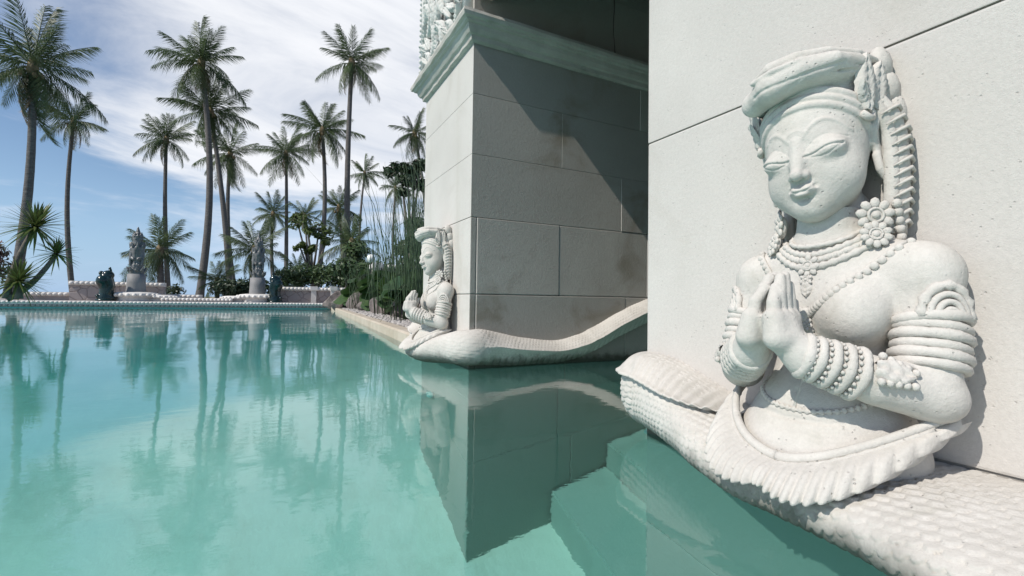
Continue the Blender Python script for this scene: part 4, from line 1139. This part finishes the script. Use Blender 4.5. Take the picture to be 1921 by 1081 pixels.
def palm(label, top, base, R, tr, nf=22, seed=0, up=.9, dead=2, ground=-.3, group='coconut palms behind the pool'):
    """top, base: world points of crown and foot; R crown radius; tr trunk radius"""
    q = random.Random(seed); r = empty('coconut_palm', (base.x, base.y, ground)); tag(r, label, 'palm tree', group)
    T = Vector((top.x - base.x, top.y - base.y, top.z - ground))
    n = 26; pts = []; rs = []
    for i in range(n + 1):
        t = i / n; bow = math.sin(math.pi * t) * .035 * T.z * q.choice((1,)) * math.sin(seed * 1.7)
        p = Vector((T.x * (t ** 1.25), T.y * (t ** 1.25), T.z * t)) + Vector((bow, 0, 0)); pts.append(p)
        rs.append(tr * (1.25 - .55 * t + .35 * max(0, .08 - t) / .08) * (1 + .03 * (i % 2)))
    m = MB(); m.tube(pts, rs, 10); m.build('trunk', MAT['bark_palm'], r)
    m = MB()
    m.ball(T + Vector((0, 0, -.05)), (tr * 1.3, tr * 1.3, tr * 2.6), 8, 6)
    for k in range(6):
        a = q.uniform(0, 6.28); m.ball(T + Vector((tr * 2.0 * math.cos(a), tr * 2.0 * math.sin(a), -.25 - .1 * q.random())), (.12 * R / 3.2, .12 * R / 3.2, .15 * R / 3.2), 7, 5)
    m.build('crown_heart', MAT['husk'], r)
    s = R / 3.2
    wind = q.uniform(0, 6.28) * .25 + .4; gap = q.uniform(0, 6.28); low = q.uniform(112, 142)
    for k in range(nf):
        az = k * 2.39996 + q.uniform(-.35, .35); u = k / max(1, nf - 1)
        if abs(math.sin((az - gap) / 2)) < .17 and u > .35: continue
        el = rad(80 - low * u ** .9 * up + q.uniform(-12, 12) + 12 * math.cos(az - wind))
        v = 4 if u < .15 else (0 if u < .38 else (1 if u < .6 else (2 if u < .8 else 3)))
        link('frond', FR[v], r, T, (q.uniform(-.5, .5), -el, az), s * q.uniform(.72, 1.16))
    for k in range(dead):
        link('frond', FRD, r, T + Vector((0, 0, -.15)), (q.uniform(-.3, .3), rad(q.uniform(35, 65)), q.uniform(0, 6.28)), s * q.uniform(.6, .9))
    return r
# crown pixel, foot pixel, distance, crown radius in pixels, trunk width in pixels
PALMS = [
    ((62, 125), (22, 505), 22, 135, 15.5, 26, 'thick tall palm at the far left edge leaning over the spiky plants'),
    ((138, 228), (140, 530), 40, 68, 8.5, 17, 'slim palm second from the left with a bent trunk'),
    ((312, 262), (318, 545), 40, 60, 8, 20, 'slender palm with drooping crown left of the tallest straight palm'),
    ((378, 118), (372, 552), 32, 92, 12, 22, 'tallest straight palm left of centre with the full crown'),
    ((395, 210), (432, 550), 34, 82, 10, 22, 'leaning palm whose crown sits just under the tallest palm'),
    ((432, 288), (445, 545), 38, 72, 8, 20, 'lower palm right of the leaning palm, in front of blue sky'),
    ((537, 288), (537, 512), 44, 66, 7, 19, 'thin straight palm in the middle of the row'),
    ((605, 245), (590, 500), 36, 78, 9, 22, 'bushy palm beside the tall palm at right'),
    ((660, 118), (655, 500), 34, 74, 11, 20, 'tall lone palm at the right with a round open crown'),
    ((512, 402), (520, 500), 44, 48, 7, 18, 'short palm left of the small leafy tree'),
    ((572, 405), (588, 505), 55, 38, 5, 16, 'small distant palm half hidden behind the leafy tree'),
    ((636, 390), (640, 515), 38, 58, 8, 22, 'shaggy palm standing behind the tall lone palm trunk'),
    ((684, 325), (680, 480), 55, 40, 5, 16, 'little distant palm right of the tall lone palm'),
    ((742, 352), (742, 490), 48, 42, 5, 16, 'small distant palm seen through the reeds'),
    ((778, 250), (800, 500), 34, 52, 8, 18, 'palm half hidden by the end pillar'),
    ((300, 470), (300, 548), 25, 82, 12, 18, 'short stemless palm right behind the left pedestal statue'),
    ((478, 470), (478, 548), 25, 78, 11, 20, 'dense low palm behind the right pedestal statue'),
    ((408, 528), (408, 552), 26, 55, 9, 16, 'low bushy palm between the two leaning trunks'),
    ((660, 455), (660, 530), 22, 62, 10, 24, 'dense drooping low palm behind the hedge at right'),
    ((560, 510), (556, 540), 30, 50, 9, 16, 'low palm behind the right dark green figure'),
]
for i, (c, b, D, rp, tw, nf, lb) in enumerate(PALMS):
    top = place(c[0], c[1], D); base = place(b[0], b[1], D)
    mpp = D / math.hypot(ray_dir(*c).x, ray_dir(*c).y) / FPX
    palm(lb, top, base, rp * mpp * .84, tw * mpp * .46, nf + 6, 31 + i, up=1.0, dead=2 if i % 3 else 3)

# ------------------------------------------------------------------ spiky plants at the left
def blade_rosette(name, n, L, seed, mat):
    q = random.Random(seed); m = MB()
    for k in range(n):
        az = k * 2.39996; u = k / n; el = rad(82 - 125 * u + q.uniform(-8, 8)); l = L * q.uniform(.85, 1.1)
        d = Vector((math.cos(az) * math.cos(el), math.sin(az) * math.cos(el), math.sin(el))); s = Vector((-math.sin(az), math.cos(az), 0)); up = d.cross(s) * -1
        w = .022 * L / .7 * 1.2; V = []
        for j in range(5):
            t = j / 4; p = d * l * t + Vector((0, 0, -.18 * l * t * t)); ww = w * (1 - t ** 2.2) * (.6 + .4 * min(1, t * 4)) + .001
            V += [p - s * ww, p + up * -.25 * ww, p + s * ww]
        m.add(V, [(3 * j + e, 3 * j + e + 1, 3 * j + e + 4, 3 * j + e + 3) for j in range(4) for e in (0, 1)])
    return m.mesh(name, mat)
yr = [blade_rosette('leaf_rosette', 110, .72, 3, MAT['yucca_leaf']), blade_rosette('leaf_rosette', 80, .5, 4, MAT['yucca_leaf'])]
def spiky(label, base, heads, seed):
    r = empty('spiky_plant', base); tag(r, label, 'plant', 'spiky plants at the left'); b = Vector(base)
    for (h, mid, k, s) in heads:
        h = Vector(h) - b; mdl = Vector(mid) - b
        m = MB(); pts = [(Vector((0, 0, -.1)) * (1 - t) ** 2 + mdl * 2 * t * (1 - t) + h * t * t) for t in np.linspace(0, 1, 10)]
        m.tube(pts, [.075 - .035 * t for t in np.linspace(0, 1, 10)], 8); m.build('stem', MAT['bark_branch'], r)
        link('leaf_rosette', yr[k], r, h, ((.2, -.15, .1)[k], .1, seed), s)
D0 = 14.6
spiky('spiky plant with two branching leaf rosettes at far left', tuple(place(12, 545, D0)[:2]) + (.38,), [(place(66, 425, D0), place(20, 500, D0), 0, 1.0), (place(106, 476, D0), place(60, 545, D0), 1, .95)], 1)
spiky('low spiky rosette on the kerb wall at far left', tuple(place(36, 545, D0 - .3)[:2]) + (.38,), [(place(34, 528, D0 - .3), place(35, 540, D0 - .3), 0, .85)], 2)
# ------------------------------------------------------------------ leafy masses
def leaf_cloud(m, c, r, n, size, q, mi=0, flat=.6, shell=.55):
    for _ in range(n):
        while True:
            d = Vector((q.uniform(-1, 1), q.uniform(-1, 1), q.uniform(-1, 1)))
            if shell < d.length < 1: break
        p = Vector(c) + Vector((d.x * r[0], d.y * r[1], d.z * r[2]))
        nrm = (d + Vector((q.gauss(0, flat), q.gauss(0, flat), q.gauss(0, flat) + .5))).normalized(); a = nrm.orthogonal().normalized()
        a = Matrix.Rotation(q.uniform(0, 6.28), 3, nrm) @ a; b = nrm.cross(a); s = size * q.uniform(.7, 1.3)
        m.v += [tuple(p - a * s), tuple(p + b * s * .45 - nrm * s * .1), tuple(p + a * s - nrm * s * .25), tuple(p - b * s * .45 - nrm * s * .1)]
        k = len(m.v); m.f.append((k - 4, k - 3, k - 2, k - 1)); m.m.append(mi)
def leafy_tree(label, base, clumps, trunk_r, mat, leaf, seed, per=260, name='leafy_tree', group=None):
    q = random.Random(seed); b = Vector(base); r = empty(name, base); tag(r, label, 'tree', group)
    cen = sum((Vector(c) for c, _ in clumps), Vector()) / len(clumps) - b
    fork = Vector((cen.x * .5, cen.y * .5, max(.3, cen.z * .45)))
    m = MB(); m.tube([(0, 0, -.1), fork * .5 + Vector((.05, 0, 0)), fork], [trunk_r * 1.2, trunk_r, trunk_r * .85], 8)
    tr = m.build('trunk', MAT['bark_branch'], r)
    m = MB()
    for c, rr in clumps:
        e = Vector(c) - b; mid = fork.lerp(e, .5) + Vector((q.uniform(-.1, .1), q.uniform(-.1, .1), -.1)) * rr
        m.tube([fork, mid, e, e + Vector((q.uniform(-.5, .5), q.uniform(-.5, .5), .5)) * rr], [trunk_r * .65, trunk_r * .45, trunk_r * .28, trunk_r * .1], 6)
        for _ in range(4):
            d = Vector((q.gauss(0, 1), q.gauss(0, 1), q.gauss(0, .7))).normalized() * rr * .9
            m.tube([e, e + d * .5 + Vector((0, 0, .05)), e + d], [trunk_r * .22, trunk_r * .14, trunk_r * .06], 5)
    m.build('branches', MAT['bark_branch'], tr)
    m = MB()
    for c, rr in clumps:
        for _ in range(4):
            o = Vector((q.gauss(0, .42), q.gauss(0, .42), q.gauss(0, .32))) * rr
            leaf_cloud(m, Vector(c) - b + o, (rr * .55, rr * .55, rr * .42), per // 4, leaf, q, shell=.2)
    tag(m.build('crown', MAT[mat], r, smooth=False))
    return r
def clump(px, py, D, rp): 
    p = place(px, py, D); return (p, rp * D / FPX)
leafy_tree('small light green tree with an open crown behind the right garden wall', tuple(place(592, 520, 23)[:2]) + (-.2,), [clump(572, 420, 23, 24), clump(598, 432, 22.6, 20), clump(556, 408, 23.4, 14), clump(585, 470, 23, 12), clump(562, 462, 23, 9), clump(612, 455, 22.6, 9)], .10, 'tree_leaf', .11, 3, 230)
leafy_tree('round dark broad-leaved tree behind the reeds beside the end pillar', tuple(place(770, 520, 15)[:2]) + (.1,), [clump(752, 322, 15, 24), clump(778, 308, 15.3, 26), clump(765, 345, 14.7, 22), clump(786, 340, 15.2, 20)], .09, 'dark_leaf', .09, 4, 420)
leafy_tree('thin-leaved shrub tree against the end pillar behind the reeds', tuple(place(775, 545, 11)[:2]) + (.1,), [clump(770, 440, 11, 26), clump(748, 470, 11.2, 22), clump(782, 480, 10.8, 24), clump(760, 500, 11, 22), clump(785, 420, 11, 16)], .04, 'dark_leaf', .055, 5, 330)
def bush(name, label, spots, mat, leaf, seed, per=500, cat='bush', group=None):
    q = random.Random(seed); b = Vector(spots[0][0]); b.z = .1; r = empty(name, tuple(b)); tag(r, label, cat, group)
    m = MB()
    for c, rr in spots:
        for _ in range(3):
            leaf_cloud(m, Vector(c) - b + Vector((q.gauss(0, .3), q.gauss(0, .3), q.gauss(0, .2))) * rr, (rr, rr, rr * .8), per // 3, leaf, q, shell=.35)
    m.build('foliage', MAT[mat], r, smooth=False)
    m = MB()
    for c, rr in spots:
        e = Vector(c) - b
        for k in range(3): m.tube([(e.x * .8, e.y * .8, -.1), (e.x, e.y, e.z * .5), e + Vector((q.uniform(-.5, .5), 0, .3)) * rr], [.03, .02, .008], 5)
    m.build('stems', MAT['bark_branch'], r)
bush('hedge', 'long dark green hedge behind the right garden wall', [clump(535 + 17 * k, 524 - (10 if k in (2, 3, 4, 7) else 3) + (k % 2) * 5, 21.6 - .1 * k, 19 + (k % 3) * 3) for k in range(10)], 'hedge_leaf', .075, 8, 620, 'hedge')
bush('bush', 'dark bush at the foot of the leaning palms', [clump(420 + 14 * k, 538 + (k % 2) * 4, 24, 16) for k in range(6)], 'dark_leaf', .085, 9, 360)
bush('bush', 'low bush at the left behind the short stemless palm', [clump(262, 540, 27, 9), clump(330, 545, 27, 10)], 'dark_leaf', .09, 19, 200)
bush('bush', 'broad bush behind the globe lamp', [clump(650, 500, 17, 24), clump(690, 505, 16.5, 22), clump(720, 520, 15, 20), clump(672, 470, 17.5, 20)], 'hedge_leaf', .10, 10, 420)
bush('bush', 'reddish leaved bush at the very left edge', [clump(-4, 470, 17, 16), clump(-6, 500, 17, 18)], 'red_leaf', .07, 12, 200)
# ------------------------------------------------------------------ reeds and big leaves in the bed
def reed_clump(label, c, n, h, spread, seed, lean=.12):
    q = random.Random(seed); r = empty('reed_clump', c); tag(r, label, 'reeds', 'reed clumps on the right bank'); m = MB()
    for k in range(n):
        a = q.uniform(0, 6.28); d = spread * math.sqrt(q.random()); H = h * q.uniform(.55, 1.05)
        b = Vector((d * math.cos(a), d * math.sin(a), -.05)); l = Vector((q.gauss(0, lean), q.gauss(0, lean), 0)) * H
        w = q.uniform(.004, .008)
        m.tube([b, b + l * .25 + Vector((0, 0, H * .4)), b + l * .55 + Vector((0, 0, H * .75)), b + l + Vector((0, 0, H))], [w, w * .9, w * .6, w * .15], 4)
        if q.random() < .12:
            e = b + l * .6 + Vector((0, 0, H * .55)); kx = Vector((q.gauss(0, 1), q.gauss(0, 1), 0)).normalized()
            m.tube([e, e + kx * .35 + Vector((0, 0, -.1)), e + kx * .7 + Vector((0, 0, -.65))], [.005, .004, .002], 4)
    tag(m.build('stems', MAT['reed_green'], r), kind='stuff')
reed_clump('dense tall reed clump right beside the far figure', (1.75, 6.0, .08), 80, 2.05, .40, 1)
reed_clump('very tall reed clump against the end pillar', (2.10, 6.6, .08), 75, 2.75, .45, 2)
reed_clump('tall reed clump in the middle of the bed', (2.10, 8.3, .08), 75, 2.5, .55, 3, .15)
reed_clump('thinner reed clump next to the globe lamp', (2.25, 10.2, .08), 45, 2.1, .5, 4, .18)
reed_clump('loose grassy reeds below the globe lamp', (2.35, 12.6, .08), 60, 1.6, .6, 5, .22)
def big_leaf_plant(label, c, n, s, seed, mat='lotus_leaf'):
    q = random.Random(seed); r = empty('big_leaf_plant', c); tag(r, label, 'plant', 'big-leaved plants in the bed')
    me = bpy.data.meshes.get('big_leaf')
    if me is None:
        m = MB(); V = [(0, 0, 0)]
        for k in range(20):
            t = 2 * math.pi * k / 20; rr = .5 * (1 + .10 * math.sin(t * 3)) * (1 if k else .8); V.append((rr * math.cos(t), rr * .85 * math.sin(t), .06 + .03 * math.sin(t * 4)))
        m.add(V, [(0, 1 + k, 1 + (k + 1) % 20) for k in range(20)]); me = m.mesh('big_leaf', MAT[mat])
    m = MB()
    for k in range(n):
        a = q.uniform(0, 6.28); d = q.uniform(.1, .5) * s; h = q.uniform(.25, .75) * s
        p = Vector((d * math.cos(a), d * math.sin(a), h)); m.tube([(0, 0, -.05), (p.x * .4, p.y * .4, h * .7), tuple(p)], [.012, .01, .007], 5)
        link('leaf', me, r, p, (q.uniform(.2, .9), q.uniform(-.5, .5), a + 1.57), s * q.uniform(.5, .8))
    m.build('stalks', MAT['reed_green'], r)
for i, (x, y, s_, lb) in enumerate([(2.35, 13.9, 1.1, 'broad leaves beside the corner rocks'), (2.2, 10.9, .9, 'broad leaves under the globe lamp'), (2.1, 8.9, .85, 'broad dark leaves amid the tall reeds'), (2.05, 7.3, .8, 'broad leaves low behind the far figure'), (2.7, 12.2, 1.2, 'broad leaves in front of the white-topped wall')]):
    big_leaf_plant(lb, (x, y, .08), 16, s_, 40 + i)
